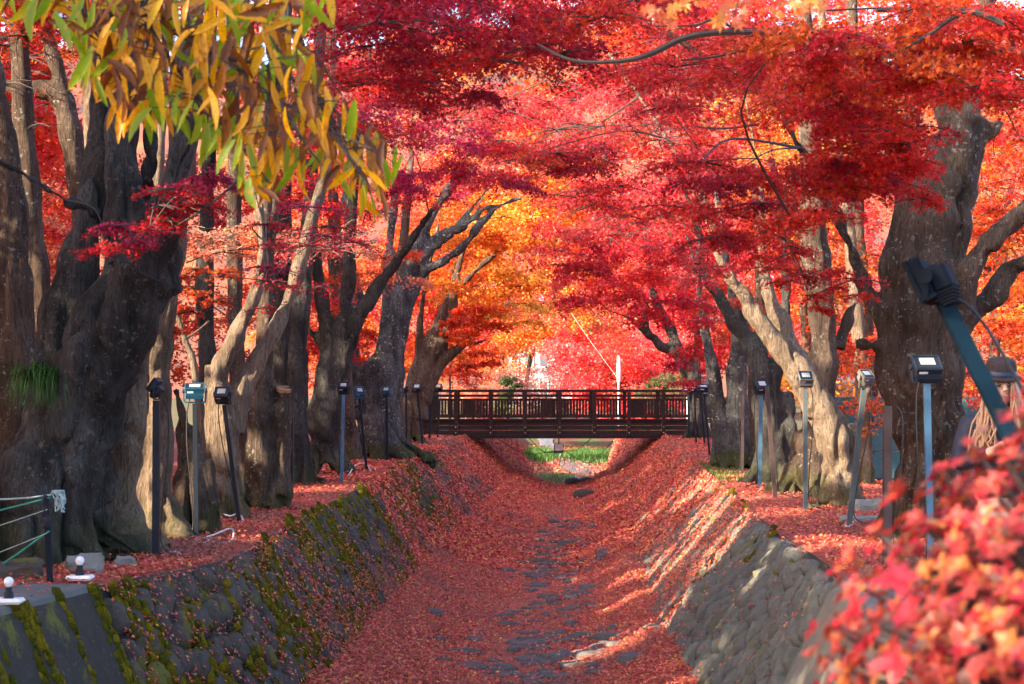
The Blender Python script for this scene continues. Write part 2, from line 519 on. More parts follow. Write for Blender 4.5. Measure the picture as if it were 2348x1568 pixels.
# ------------------------------------------------------------------ stone walls
def clip_poly(poly, m, n):
    out = []
    k = len(poly)
    for i in range(k):
        a = poly[i]; b = poly[(i + 1) % k]
        da = (a[0] - m[0]) * n[0] + (a[1] - m[1]) * n[1]
        db = (b[0] - m[0]) * n[0] + (b[1] - m[1]) * n[1]
        if da <= 0: out.append(a)
        if da * db < 0:
            s = da / (da - db); out.append((a[0] + (b[0] - a[0]) * s, a[1] + (b[1] - a[1]) * s))
    return out
def cells(W, H, a, b, rnd, jit=.42):
    """staggered jittered Voronoi cells of pitch a x b over W x H"""
    nr = max(2, int(round(H / b))); nc = int(round(W / a)); b = H / nr
    pts = {}
    for r in range(-1, nr + 1):
        for c in range(-1, nc + 1):
            pts[(r, c)] = ((c + .5 + (.5 if c % 1 else 0)) * a + rnd.uniform(-jit, jit) * a,
                           (r + .5 + (.5 if c % 2 else 0)) * b + rnd.uniform(-jit, jit) * b)
    res = []
    for r in range(nr):
        for c in range(nc):
            p = pts[(r, c)]
            poly = [(p[0] - 2 * a, p[1] - 2 * b), (p[0] + 2 * a, p[1] - 2 * b), (p[0] + 2 * a, p[1] + 2 * b), (p[0] - 2 * a, p[1] + 2 * b)]
            for dr in (-2, -1, 0, 1, 2):
                for dc in (-2, -1, 0, 1, 2):
                    q = pts.get((r + dr, c + dc))
                    if q is None or (dr == 0 and dc == 0): continue
                    # isotropic metric in cell units
                    m = ((p[0] + q[0]) / 2, (p[1] + q[1]) / 2)
                    n = ((q[0] - p[0]) / a ** 2, (q[1] - p[1]) / b ** 2)
                    poly = clip_poly(poly, m, n)
                    if len(poly) < 3: break
                if len(poly) < 3: break
            if len(poly) < 3: continue
            poly = [(max(0, min(W, x)), max(0, min(H, y))) for x, y in poly]
            # drop short edges
            q = []
            for i, v in enumerate(poly):
                w = poly[i - 1]
                if math.hypot((v[0] - w[0]) / a, (v[1] - w[1]) / b) > .16: q.append(v)
            if len(q) >= 4: res.append((p, q))
    return res

def stone_geo(poly, H, rnd, gap=.93, tilt=0.0):
    """local dome on a polygon -> list of (s, l, h) verts + faces"""
    k = len(poly)
    cx = sum(p[0] for p in poly) / k; cy = sum(p[1] for p in poly) / k
    # round the outline: midpoints added
    ring = []
    for i in range(k):
        a = poly[i]; b = poly[(i + 1) % k]
        ring.append((a[0] * .88 + cx * .12, a[1] * .88 + cy * .12))
        if k <= 6: ring.append(((a[0] + b[0]) / 2, (a[1] + b[1]) / 2))
    k = len(ring)
    vs = []; fs = []
    for sc, hh in ((gap, -.03), (gap * .9, H * .55), (gap * .58, H)):
        for x, y in ring:
            j = 1 + rnd.uniform(-.05, .05)
            dx, dy = (x - cx) * sc * j, (y - cy) * sc * j
            vs.append((cx + dx, cy + dy, hh * (1 + rnd.uniform(-.22, .22)) + (tilt * dx if hh > 0 else 0)))
    vs.append((cx, cy, H * rnd.uniform(.95, 1.12)))
    for r in range(2):
        for i in range(k):
            j = (i + 1) % k
            fs.append((r * k + i, r * k + j, (r + 1) * k + j, (r + 1) * k + i))
    for i in range(k): fs.append((2 * k + i, 2 * k + (i + 1) % k, 3 * k))
    return vs, fs

def wall(side, y0, y1, name, label, mat_base, mat_stone, a, b, Hs, far_pitch, n_single, y_split, gap=.93, tl=.35, y_end=50):
    rnd = random.Random(5 + side)
    root = empty(name, (float(le(y0) if side < 0 else re_(y0)), y0, 0))
    tag(root, label, "retaining wall")
    o0 = np.array(root.location)
    yy = np.arange(y0, y1 + .01, .25); tt = np.linspace(0, 1.04, 14)
    Y = yy[:, None] + 0 * tt[None, :]; T = tt[None, :] + 0 * yy[:, None]
    h = .03 * fbm(np.stack([Y.ravel() * 2.5, T.ravel() * 4, 0 * Y.ravel() + side], -1), 9).reshape(Y.shape) - .02
    Pw = wall_pt(side, Y, T, h + .02 * np.clip((Y - y_end) / 2, 0, 1)) - o0
    js = int((y_end - y0) / .25)
    struct_grid("joint_bed", Pw[:js + 1], mat_base, kind=None, parent=root, flip=(side > 0))
    struct_grid("leaf_buried_slope", Pw[js:], M_GROUND, kind=None, parent=root, flip=(side > 0))
    flip = side > 0
    def place(vs):
        s = np.array([v[0] for v in vs]) + y0; l = np.array([v[1] for v in vs]); hh = np.array([v[2] for v in vs])
        return wall_pt(side, s, l / 2.1, hh) - o0
    W = y_split - y0; H = 2.1
    cl = cells(W, H, a, b, rnd)
    cl.sort(key=lambda c: c[0][0])
    nb = 0
    rest_v, rest_f = [], []
    def to_rest(vs, fs):
        o = sum(len(x) for x in rest_v); rest_v.append(place(vs)); rest_f.extend(tuple(i + o for i in (f[::-1] if flip else f)) for f in fs)
    for p, poly in cl:
        big = rnd.uniform(.7, 1.35)
        vs, fs = stone_geo(poly, Hs * big, rnd, gap * rnd.uniform(.9, 1.02), rnd.uniform(-tl, tl))
        if nb < n_single:
            V = place(vs)
            c = V.mean(0)
            me = mesh_arrays("stone", V - c, polys=[f[::-1] for f in fs] if flip else fs, smooth=True, mats=(mat_stone,))
            o = link("stone", me, root); o.location = c
            nb += 1
        else: to_rest(vs, fs)
    W2 = y_end - y_split
    for p, poly in cells(W2, H, far_pitch[0], far_pitch[1], rnd):
        poly = [(x + W, y) for x, y in poly]
        vs, fs = stone_geo(poly, Hs * rnd.uniform(.7, 1.3), rnd, gap * rnd.uniform(.9, 1.02), rnd.uniform(-tl, tl))
        to_rest(vs, fs)
    V = np.concatenate(rest_v)
    me = mesh_arrays("far_stones", V, polys=rest_f, smooth=True, mats=(mat_stone,))
    o = link("far_stones", me, root); o["kind"] = "stuff"
    return root

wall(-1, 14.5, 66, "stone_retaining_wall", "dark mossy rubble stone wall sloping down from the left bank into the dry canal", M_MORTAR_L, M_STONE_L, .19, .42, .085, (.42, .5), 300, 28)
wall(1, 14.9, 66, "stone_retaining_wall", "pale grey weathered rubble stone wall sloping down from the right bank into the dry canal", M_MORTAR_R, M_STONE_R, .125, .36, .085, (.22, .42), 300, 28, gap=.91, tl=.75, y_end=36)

# smooth concrete wall ends near the viewer
def concrete_end(side, y0, y1, label, mat):
    root = empty("concrete_wall", (float(le(y1) if side < 0 else re_(y1)), y1, 0))
    tag(root, label, "concrete wall"); o0 = np.array(root.location)
    yy = np.arange(y0, y1 + .001, .2); tt = np.linspace(0, 1.05, 20)
    Y = yy[:, None] + 0 * tt[None, :]; T = tt[None, :] + 0 * yy[:, None]
    h = .004 * fbm(np.stack([Y.ravel() * 3, T.ravel() * 6, 0 * Y.ravel()], -1), 2).reshape(Y.shape) + .035
    h = h - .05 * np.exp(-T / .02)
    struct_grid("face", wall_pt(side, Y, T, h) - o0, mat, kind=None, parent=root, flip=(side > 0))
    # end cap against the rubble
    tv = np.linspace(0, 1.05, 12)
    A = wall_pt(side, y1 + 0 * tv, tv, 0 * tv + .03); B = wall_pt(side, y1 + 0 * tv, tv, 0 * tv - .2)
    struct_grid("end_face", np.stack([A, B], 1) - o0, mat, kind=None, parent=root)
    # coping slab lying flush along the top
    m = MB(); n = len(yy); w = .55
    V = []
    for y in yy:
        e = float(le(y) if side < 0 else re_(y))
        V += [(e - side * .02, y, -.05), (e - side * .005, y, .012), (e + side * .03, y, .03), (e + side * w, y, .034), (e + side * (w + .01), y, -.06)]
    fs = []
    for i in range(n - 1):
        for k in range(4):
            f = (i * 5 + k, i * 5 + k + 1, (i + 1) * 5 + k + 1, (i + 1) * 5 + k)
            fs.append(f if side < 0 else f[::-1])
    fs.append(tuple((n - 1) * 5 + k for k in range(5)))
    m.add(V, fs); m.build("coping", M_COPING, root)
    return root
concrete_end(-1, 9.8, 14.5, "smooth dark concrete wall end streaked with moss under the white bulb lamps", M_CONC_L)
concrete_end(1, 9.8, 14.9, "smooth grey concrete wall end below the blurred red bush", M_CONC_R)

# flat stones in the canal bed
bed_root = bpy.data.objects["canal_bed"]
rnd = random.Random(3)
def bed_stone(x, y, sx, sy, h):
    k = 9; vs = []; fs = []
    ph = rnd.uniform(0, 6)
    rad = [rnd.uniform(.75, 1.1) for _ in range(k)]
    for sc, hh in ((1.0, -.04), (.93, h * .6), (.6, h)):
        for i in range(k):
            th = 2 * math.pi * i / k
            vs.append((math.cos(th) * sx * rad[i] * sc, math.sin(th) * sy * rad[i] * sc, hh * rnd.uniform(.8, 1.2)))
    vs.append((0, 0, h * 1.02))
    for r in range(2):
        for i in range(k): fs.append((r * k + i, r * k + (i + 1) % k, (r + 1) * k + (i + 1) % k, (r + 1) * k + i))
    for i in range(k): fs.append((2 * k + i, 2 * k + (i + 1) % k, 3 * k))
    me = mesh_arrays("stone", vs, polys=fs, smooth=True, mats=(M_BED_STONE,))
    o = link("stone", me, bed_root)
    z = float(bed_z(np.array([x]), np.array([y]))[0])
    o.location = (x, y, z - .01); o.rotation_euler = (rnd.uniform(-.08, .08), rnd.uniform(-.08, .08), rnd.uniform(-.4, .4))
for (X0, Y0, X1, Y1, n) in ((1080, 1455, 1420, 1568, 70), (1120, 1395, 1400, 1450, 16), (1170, 1300, 1390, 1390, 34), (1180, 1235, 1350, 1310, 60), (1190, 1180, 1400, 1240, 24), (900, 1400, 1460, 1560, 10)):
    for i in range(n):
        X = rnd.gauss((X0 + X1) / 2, (X1 - X0) / 4); Y = rnd.uniform(Y0, Y1)
        p = G(X, Y, -DEPTH)
        s = rnd.uniform(.05, .16)
        bed_stone(p.x, p.y, s * rnd.uniform(1.0, 2.2), s * rnd.uniform(.8, 1.4), rnd.uniform(.03, .075))
# boulders at the end of the paved canal
for (X, Y, r, lab) in ((1313, 1108, .33, "dark round boulder at the rim of the stream beyond the bridge, left of a pair"), (1345, 1108, .36, "dark round boulder at the rim of the stream beyond the bridge, right of a pair"), (1340, 1140, .4, "low dark boulder lying in leaves on the canal bed before the bridge")):
    p = G(X, Y, -DEPTH)
    m = MB(); 
    prof = [(.05, -.1), (.85, -.05), (1.0, .25), (.8, .6), (.4, .78), (.05, .82)]
    m.lathe([(a * r, b * r) for a, b in prof], 12)
    V = np.array(m.v); V += .12 * r * fbm(V * 2.2 / r * .6, 3)[:, None]
    V[:, 2] += -.05
    me = mesh_arrays("boulder", V, polys=m.f, smooth=True, mats=(M_STONE_L,))
    o = link("boulder", me); o.location = p; tag(o, lab, "boulder")
# ------------------------------------------------------------------ trees
TREES = {}
def finish_trunk(name, mb, voxel, mat, parent, seed, amp, d):
    """fuse overlapping limbs into one skin, then give it flutes and knobs"""
    me = bpy.data.meshes.new("raw"); me.from_pydata([tuple(v) for v in mb.v], [], mb.f)
    ob = bpy.data.objects.new("raw", me); COL.objects.link(ob)
    r = ob.modifiers.new("r", 'REMESH'); r.mode = 'VOXEL'; r.voxel_size = voxel
    s = ob.modifiers.new("s", 'SMOOTH'); s.factor = .5; s.iterations = 5
    dg = bpy.context.evaluated_depsgraph_get()
    ev = ob.evaluated_get(dg)
    m2 = bpy.data.meshes.new_from_object(ev)
    bpy.data.objects.remove(ob); bpy.data.meshes.remove(me)
    n = len(m2.vertices)
    V = np.empty(n * 3, dtype=np.float32); m2.vertices.foreach_get("co", V); V = V.reshape(-1, 3)
    N = np.empty(n * 3, dtype=np.float32); m2.vertices.foreach_get("normal", N); N = N.reshape(-1, 3)
    low = np.clip(1.6 - V[:, 2], 0.25, 1.6) / 1.6
    disp = amp * (.75 * fbm(V * np.array([2.6, 2.6, .55]), seed, 3) * (0.6 + low) + .35 * fbm(V * np.array([6, 6, 1.6]), seed + 7, 3))
    rg_ = vnoise(V * np.array([4.2, 4.2, .5]) + .6 * vnoise(V * 1.1, seed + 5)[:, None], seed + 9); disp = disp - amp * 1.25 * np.exp(-(rg_ / .16) ** 2) * (.35 + low)
    # occasional knots
    kn = vnoise(V * np.array([2.2, 2.2, 1.5]), seed + 3); disp = disp + amp * 1.6 * np.clip(kn - .62, 0, 1) * 2
    V = V + N * disp[:, None]
    V -= np.array(origin_of(parent), dtype=np.float32)
    m2.vertices.foreach_set("co", V.ravel())
    m2.polygons.foreach_set("use_smooth", np.ones(len(m2.polygons), dtype=bool))
    m2.name = name; m2.materials.clear(); m2.materials.append(mat); m2.update()
    return link(name, m2, parent)

def tree(key, name, label, d, limbs, mat, flare=1.0, voxel=None, group=None, amp=None, cat="tree"):
    """limbs: lists of (X, Y, width_px[, depth offset])"""
    rnd = random.Random(hash(key) % 1000 if False else sum(map(ord, key)))
    base = limbs[0][0]
    bp = P(base[0], base[1], d); bp.z = 0
    root = empty(name, bp); tag(root, label, cat, group)
    mb = MB(); skel = []
    for L in limbs:
        pts = []
        for i, q in enumerate(L):
            dd = q[3] if len(q) > 3 else 0.0
            p = P(q[0], q[1], d + dd); pts.append((p.x, p.y, p.z, q[2] / 2 * (d + dd) / F))
        if len(pts) > 3 and L[-1][2] > 9 and L[-1][2] < .93 * L[-2][2] and key != "L3" and L[-1][1] > -30 and not (key == "R1" and L is limbs[0]):
            a_, b_ = np.array(pts[-2]), np.array(pts[-1]); dv_ = (b_ - a_)[:3]; dv_ = dv_ / (np.linalg.norm(dv_) + 1e-6)
            for ext, rr2 in ((.7, .6), (1.5, .3), (2.3, .12)):
                e_ = b_[:3] + dv_ * ext + np.array([.12 * math.sin(ext * 2 + len(key)), .1, .12 * ext]); pts.append((*e_, b_[3] * rr2))
        sp = spline(pts, 5)
        w = [v[3] * (1 + .07 * math.sin(i * 1.3 + rnd.random() * 2)) for i, v in enumerate(sp)]
        mb.tube([v[:3] for v in sp], [max(x, .006) for x in w], 14)
        skel += [(Vector(v[:3]), v[3]) for v in sp]
    r0 = base[2] / 2 * d / F
    if flare > 0:
        n = 7; ph = rnd.random() * 6
        for k in range(n):
            a = ph + 2 * math.pi * k / n + rnd.uniform(-.3, .3)
            dr = Vector((math.cos(a), math.sin(a), 0))
            le_ = r0 * rnd.uniform(1.15, 1.7) * flare
            p0 = bp + dr * r0 * .35 + Vector((0, 0, .55 + r0 * .9)); p1 = bp + dr * r0 * .8 + Vector((0, 0, .22 + r0 * .2)); p2 = bp + dr * le_ + Vector((0, 0, .0)); p3 = bp + dr * (le_ + .25) + Vector((0, 0, -.15))
            mb.tube(spline([p0, p1, p2, p3], 4), [r0 * .38] * 5 + [r0 * .34] * 4 + [r0 * .22] * 4, 8)
    vx = voxel or max(.022, d * .0014)
    finish_trunk("trunk", mb, vx, mat, root, sum(map(ord, key)), amp if amp is not None else r0 * .16, d)
    TREES[key] = dict(root=root, skel=skel, C=[], T=MB(), d=d)
    return root

tree("L1", "maple_tree", "huge dark gnarled maple leaning right beside the rope fence, grass tuft in its fork", 16.6, [
    [(95, 1300, 270), (110, 1200, 255), (135, 1080, 240, .1), (175, 960, 215, .1), (220, 850, 185), (275, 730, 178), (330, 620, 175)],
    [(150, 960, 140, .2), (150, 850, 125, .3), (158, 720, 118, .4), (182, 610, 100, .5), (210, 450, 80, .6), (228, 310, 60, .8), (243, 160, 46, 1), (255, -60, 38, 1.3)],
    [(325, 640, 165), (355, 540, 140), (390, 440, 86), (418, 345, 66), (442, 235, 54), (455, 100, 38), (463, -60, 32)],
    [(310, 640, 140, .1), (293, 520, 120, .2), (283, 400, 92, .3), (283, 300, 80, .4), (292, 190, 66, .5), (302, 60, 54, .6), (306, -70, 50, .7)],
    [(300, 560, 70, .5), (335, 420, 52, .7), (345, 320, 46, .9), (350, 150, 40, 1.1), (352, -60, 34, 1.4)],
    [(225, 490, 40, -.1), (205, 478, 26, -.3), (150, 458, 22, -.5), (60, 402, 20, -.8), (-10, 366, 18, -1), (-80, 320, 14, -1.3)],
    [(40, 1300, 130, -.2), (75, 1180, 120, -.2), (110, 1060, 90, -.1), (150, 960, 60)],
], M_BARK_DARK, 1.0, .024, "old maples lining the left bank", .10)
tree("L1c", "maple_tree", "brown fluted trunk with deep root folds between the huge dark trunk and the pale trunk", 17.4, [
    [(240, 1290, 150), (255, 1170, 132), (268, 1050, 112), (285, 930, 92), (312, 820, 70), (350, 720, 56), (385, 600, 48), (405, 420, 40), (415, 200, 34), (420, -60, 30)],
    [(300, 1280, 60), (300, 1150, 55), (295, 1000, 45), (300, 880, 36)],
], M_BARK_PALE_SUN, 1.0, .024, "old maples lining the left bank", .10)
tree("L0", "maple_tree", "broad grey trunk cut off by the left edge behind the huge dark maple", 19, [
    [(55, 1230, 150), (50, 1050, 120), (42, 860, 108), (32, 650, 84), (22, 470, 68), (6, 300, 56), (-20, 150, 50), (-50, -60, 44)],
], M_BARK, .8, .03, "old maples lining the left bank")
tree("L0b", "maple_tree", "slim grey trunk leaning left in the gap left of the huge dark maple", 23, [
    [(120, 1100, 62), (112, 900, 56), (100, 760, 52), (86, 620, 52), (66, 430, 54), (50, 220, 50), (42, 0, 46), (36, -80, 44)],
], M_BARK, .7, .034, "maples of the second row on the left")
tree("A1", "maple_tree", "brown maple with a thick level limb at the upper left behind the chestnut leaves", 25, [
    [(215, 1060, 52), (205, 800, 48), (190, 540, 48), (176, 410, 50), (162, 300, 58), (140, 222, 52), (95, 205, 40), (40, 206, 30), (10, 190, 24)],
    [(150, 250, 40), (130, 150, 36), (95, 40, 32), (70, -80, 28)],
], M_BARK, .6, .036, "maples of the second row on the left")
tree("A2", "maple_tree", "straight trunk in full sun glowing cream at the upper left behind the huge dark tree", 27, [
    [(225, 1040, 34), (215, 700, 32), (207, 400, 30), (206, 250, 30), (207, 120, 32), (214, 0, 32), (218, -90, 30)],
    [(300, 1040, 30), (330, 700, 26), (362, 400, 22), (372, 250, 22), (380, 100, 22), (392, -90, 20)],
], M_BARK_PALE_SUN, .6, .036, "maples of the second row on the left")
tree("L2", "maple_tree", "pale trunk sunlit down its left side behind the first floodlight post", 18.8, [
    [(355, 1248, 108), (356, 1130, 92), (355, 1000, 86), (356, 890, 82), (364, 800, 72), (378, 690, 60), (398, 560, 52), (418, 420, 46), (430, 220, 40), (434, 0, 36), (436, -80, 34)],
], M_BARK_PALE_SUN, .9, .024, "old maples lining the left bank", .075)
tree("L3", "hollow_stump", "gnarled hollow dead stump tapering upwards between the two floodlight posts on the left", 19.6, [
    [(448, 1215, 112), (450, 1130, 100), (438, 1060, 78), (424, 980, 52), (410, 920, 30), (402, 885, 16)],
    [(475, 1215, 50), (478, 1140, 46), (462, 1080, 40)],
    [(418, 1215, 40), (414, 1130, 36), (430, 1070, 30)],
], M_BARK, .5, .02, "old maples lining the left bank", .09, cat="tree stump")
tree("SP", "young_tree", "thin crooked young tree lit cream behind the blue topped floodlight", 23.5, [
    [(468, 1120, 18), (462, 1000, 18), (450, 890, 17), (441, 822, 17), (424, 778, 15), (405, 720, 12), (393, 680, 9), (385, 640, 6)],
    [(424, 778, 9), (450, 760, 7), (480, 735, 5)],
], M_BARK_PALE_SUN, .4, .012, None, .01)
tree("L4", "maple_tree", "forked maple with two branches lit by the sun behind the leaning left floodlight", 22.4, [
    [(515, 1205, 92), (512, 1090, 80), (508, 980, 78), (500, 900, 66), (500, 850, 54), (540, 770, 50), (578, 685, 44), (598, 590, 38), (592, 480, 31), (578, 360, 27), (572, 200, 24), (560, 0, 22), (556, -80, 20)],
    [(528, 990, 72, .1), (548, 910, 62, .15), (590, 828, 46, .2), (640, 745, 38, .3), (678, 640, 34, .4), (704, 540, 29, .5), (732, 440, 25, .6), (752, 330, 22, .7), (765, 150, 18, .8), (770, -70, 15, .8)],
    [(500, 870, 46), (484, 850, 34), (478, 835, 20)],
], M_BARK_PALE_SUN, .8, .024, "old maples lining the left bank", .065)
tree("L5", "maple_tree", "grey brown trunk with a sawn off side limb in the middle of the left row", 23.5, [
    [(600, 1170, 92), (594, 1070, 76), (592, 960, 66), (603, 850, 52), (614, 700, 45), (618, 520, 40), (622, 300, 36), (625, 0, 32), (626, -80, 30)],
    [(628, 1130, 70), (646, 1030, 52), (650, 950, 48), (652, 895, 46), (652, 884, 44)],
], M_BARK, 1.0, .026, "old maples lining the left bank", .075)
tree("BG1", "maple_tree", "upright lilac grey trunk standing behind the forked sunlit maple", 28.5, [
    [(552, 1120, 46), (548, 950, 40), (541, 780, 40), (538, 580, 40), (536, 420, 36), (532, 220, 30), (530, -70, 28)],
], M_BARK, .6, .04, "maples of the second row on the left")
tree("L6", "maple_tree", "dark speckled upright trunk with a mossy foot just right of the sawn limb", 29.5, [
    [(682, 1112, 84), (680, 1010, 60), (681, 860, 53), (690, 700, 46), (701, 560, 40), (713, 400, 34), (726, 250, 30), (736, 50, 28), (740, -70, 26)],
], M_BARK_DARK, 1.0, .036, "old maples lining the left bank", .05)
tree("L7", "maple_tree", "many limbed dark maple with mossy foot behind the level floodlight post", 33, [
    [(748, 1062, 88), (744, 960, 78), (752, 860, 58), (752, 770, 42), (735, 680, 36), (720, 560, 32), (712, 420, 28), (706, 250, 24)],
    [(760, 930, 50), (792, 800, 42), (845, 690, 36), (900, 612, 30), (950, 540, 24), (1000, 470, 18), (1050, 420, 12)],
    [(752, 870, 44), (782, 760, 36), (800, 640, 32), (806, 500, 28), (820, 360, 22), (838, 230, 16)],
    [(740, 800, 24), (712, 760, 18), (690, 700, 12)],
], M_BARK_DARK, 1.1, .04, "old maples lining the left bank", .06)
tree("L8", "maple_tree", "spreading maple with bluish lichened foot and long limbs reaching right over the canal", 40, [
    [(868, 1040, 118), (868, 960, 104), (876, 890, 76), (905, 760, 40), (930, 650, 34), (968, 590, 28), (1020, 545, 22)],
    [(820, 930, 66), (840, 860, 56), (893, 798, 46), (926, 660, 40), (950, 590, 32), (985, 500, 26), (1030, 430, 20), (1060, 380, 14)],
    [(820, 960, 60), (804, 830, 48), (812, 690, 40), (803, 600, 36), (800, 480, 30), (812, 330, 24)],
    [(895, 900, 50), (924, 775, 26), (966, 636, 23), (1012, 602, 21), (1064, 563, 20), (1100, 515, 18), (1150, 470, 14), (1200, 452, 9)],
    [(960, 640, 20), (995, 546, 18), (1060, 520, 16), (1110, 478, 12), (1160, 462, 8)],
    [(860, 880, 40), (884, 740, 30), (888, 600, 26), (900, 480, 22)],
], M_BARK_BLUE, 1.1, .046, "old maples lining the left bank", .06)
tree("L9", "maple_tree", "last maple of the left row arching its limbs over the end of the bridge", 51, [
    [(938, 1000, 62), (940, 930, 48), (952, 850, 30), (994, 765, 27), (1034, 680, 22), (1064, 647, 18), (1115, 597, 14), (1200, 540, 9), (1270, 505, 5)],
    [(955, 960, 50), (975, 850, 34), (1014, 782, 32), (1036, 735, 28), (1044, 640, 20), (1080, 520, 14), (1120, 420, 9)],
    [(965, 930, 36), (1008, 838, 28), (1030, 815, 26), (1046, 803, 24)],
    [(950, 880, 24), (962, 760, 18), (975, 640, 14), (1000, 540, 10)],
    [(1040, 810, 12), (1080, 790, 9), (1130, 775, 6)],
], M_BARK, 1.0, .05, "old maples lining the left bank", .05)

tree("R1", "maple_tree", "massive swollen trunk with thick side limbs behind the bright blue floodlight post", 19, [
    [(2138, 1240, 200), (2136, 1110, 172), (2130, 990, 176), (2110, 860, 192), (2108, 720, 196), (2118, 600, 190), (2140, 500, 168), (2175, 400, 140), (2198, 320, 130), (2206, 262, 118)],
    [(2110, 640, 120, .3), (2085, 500, 70, .4), (2075, 400, 56, .5), (2090, 280, 40, .7)],
    [(2050, 760, 70), (2010, 715, 48), (1980, 645, 42), (1958, 585, 34), (1928, 505, 29), (1895, 455, 27), (1868, 410, 25), (1835, 340, 23), (1806, 282, 22), (1758, 218, 20), (1693, 172, 16), (1600, 120, 10)],
    [(2170, 780, 90, -.2), (2200, 720, 70, -.3), (2222, 620, 62, -.4), (2275, 545, 60, -.5), (2345, 492, 58, -.6), (2430, 440, 50, -.8)],
    [(2190, 770, 60, .2), (2240, 712, 48, .2), (2285, 665, 44, .2), (2318, 622, 46, .2), (2350, 604, 42, .1), (2420, 590, 36, 0)],
    [(2195, 330, 90, 0), (2215, 240, 64, .1), (2240, 120, 50, .2), (2262, -20, 42, .3), (2275, -90, 38, .4)],
    [(2180, 330, 80, .1), (2160, 230, 56, .3), (2128, 110, 44, .5), (2110, -30, 36, .7), (2104, -90, 32, .8)],
    [(2230, 330, 50, 0), (2275, 300, 44, -.1), (2296, 272, 26, -.1)],
    [(2040, 800, 50, -.1), (2000, 792, 26, -.15), (1962, 786, 18, -.2)],
], M_BARK, .9, .024, "old maples lining the right bank", .085)
tree("R3", "maple_tree", "maple leaning far left and lit cream along its upper side behind the brightest floodlight", 24, [
    [(1925, 1158, 96), (1924, 1080, 84), (1915, 1010, 84), (1882, 938, 70), (1832, 858, 62), (1788, 798, 50), (1748, 748, 43), (1710, 688, 37), (1669, 622, 29), (1646, 563, 25), (1626, 497, 21), (1599, 437, 18), (1570, 380, 14), (1530, 320, 10)],
    [(1850, 890, 66, .3), (1815, 812, 52, .4), (1787, 731, 40, .5), (1762, 674, 32, .6), (1750, 580, 26, .7), (1746, 480, 22, .8), (1735, 380, 17, .9)],
    [(1940, 1010, 40, .1), (1968, 960, 25, .2), (1988, 900, 20, .3), (2000, 845, 17, .3), (2020, 800, 12, .4)],
    [(1905, 1150, 50, -.1), (1868, 1164, 30, -.3), (1845, 1176, 18, -.6)],
], M_BARK_PALE_SUN, .9, .024, "old maples lining the right bank", .065)
tree("R2", "maple_tree", "upright grey speckled trunk behind the leaning sunlit maple", 26.8, [
    [(1868, 1142, 130), (1874, 1040, 92), (1882, 930, 74), (1890, 830, 72), (1882, 700, 66), (1866, 580, 64), (1860, 450, 58), (1856, 300, 50), (1842, 100, 46), (1836, -80, 44)],
    [(1920, 800, 36, .2), (1945, 725, 24, .3), (1965, 690, 16, .4)],
], M_BARK, 1.0, .034, "old maples lining the right bank", .05)
tree("RL", "maple_tree", "thin trunk catching strips of sun high up behind the red leaves on the right", 30, [
    [(1985, 1080, 40), (1970, 800, 32), (1945, 520, 27), (1926, 380, 25), (1898, 210, 23), (1886, 100, 22), (1878, -80, 20)],
], M_BARK_PALE_SUN, .6, .04, "maples of the second row on the right")
tree("R4", "maple_tree", "dark trunk bending left behind the twin floodlight posts on the right", 30, [
    [(1772, 1112, 96), (1766, 1010, 70), (1752, 880, 66), (1726, 800, 46), (1678, 733, 34), (1638, 664, 30), (1600, 612, 28), (1608, 560, 18), (1590, 500, 12)],
    [(1758, 930, 40), (1790, 800, 34), (1800, 650, 28), (1790, 500, 22)],
    [(1800, 1112, 50), (1806, 1000, 40), (1800, 900, 30)],
], M_BARK_DARK, 1.0, .038, "old maples lining the right bank", .05)
tree("R5", "maple_tree", "pale bluish twin trunk behind the thin posts on the right bank", 35, [
    [(1690, 1072, 66), (1690, 960, 52), (1690, 850, 46), (1694, 770, 38), (1676, 680, 26), (1660, 560, 20), (1640, 430, 14)],
    [(1650, 1066, 50), (1644, 960, 38), (1634, 850, 32), (1616, 760, 24), (1600, 660, 18)],
    [(1700, 830, 30), (1712, 760, 22), (1716, 680, 16)],
], M_BARK_BLUE, 1.0, .042, "old maples lining the right bank", .05)
tree("R6", "maple_tree", "dark maple sweeping a low limb left across the far end of the bridge", 55, [
    [(1600, 1000, 46), (1592, 900, 38), (1572, 840, 36), (1552, 800, 32), (1534, 748, 26), (1503, 691, 22), (1490, 620, 16), (1478, 540, 10)],
    [(1575, 830, 28), (1545, 806, 26), (1516, 793, 24), (1478, 756, 17), (1438, 728, 10), (1400, 713, 6), (1370, 700, 3)],
    [(1590, 880, 26), (1600, 760, 20), (1604, 640, 15)],
    [(1480, 760, 14), (1478, 730, 13), (1474, 712, 12)],
], M_BARK_DARK, .9, .05, "old maples lining the right bank", .05)

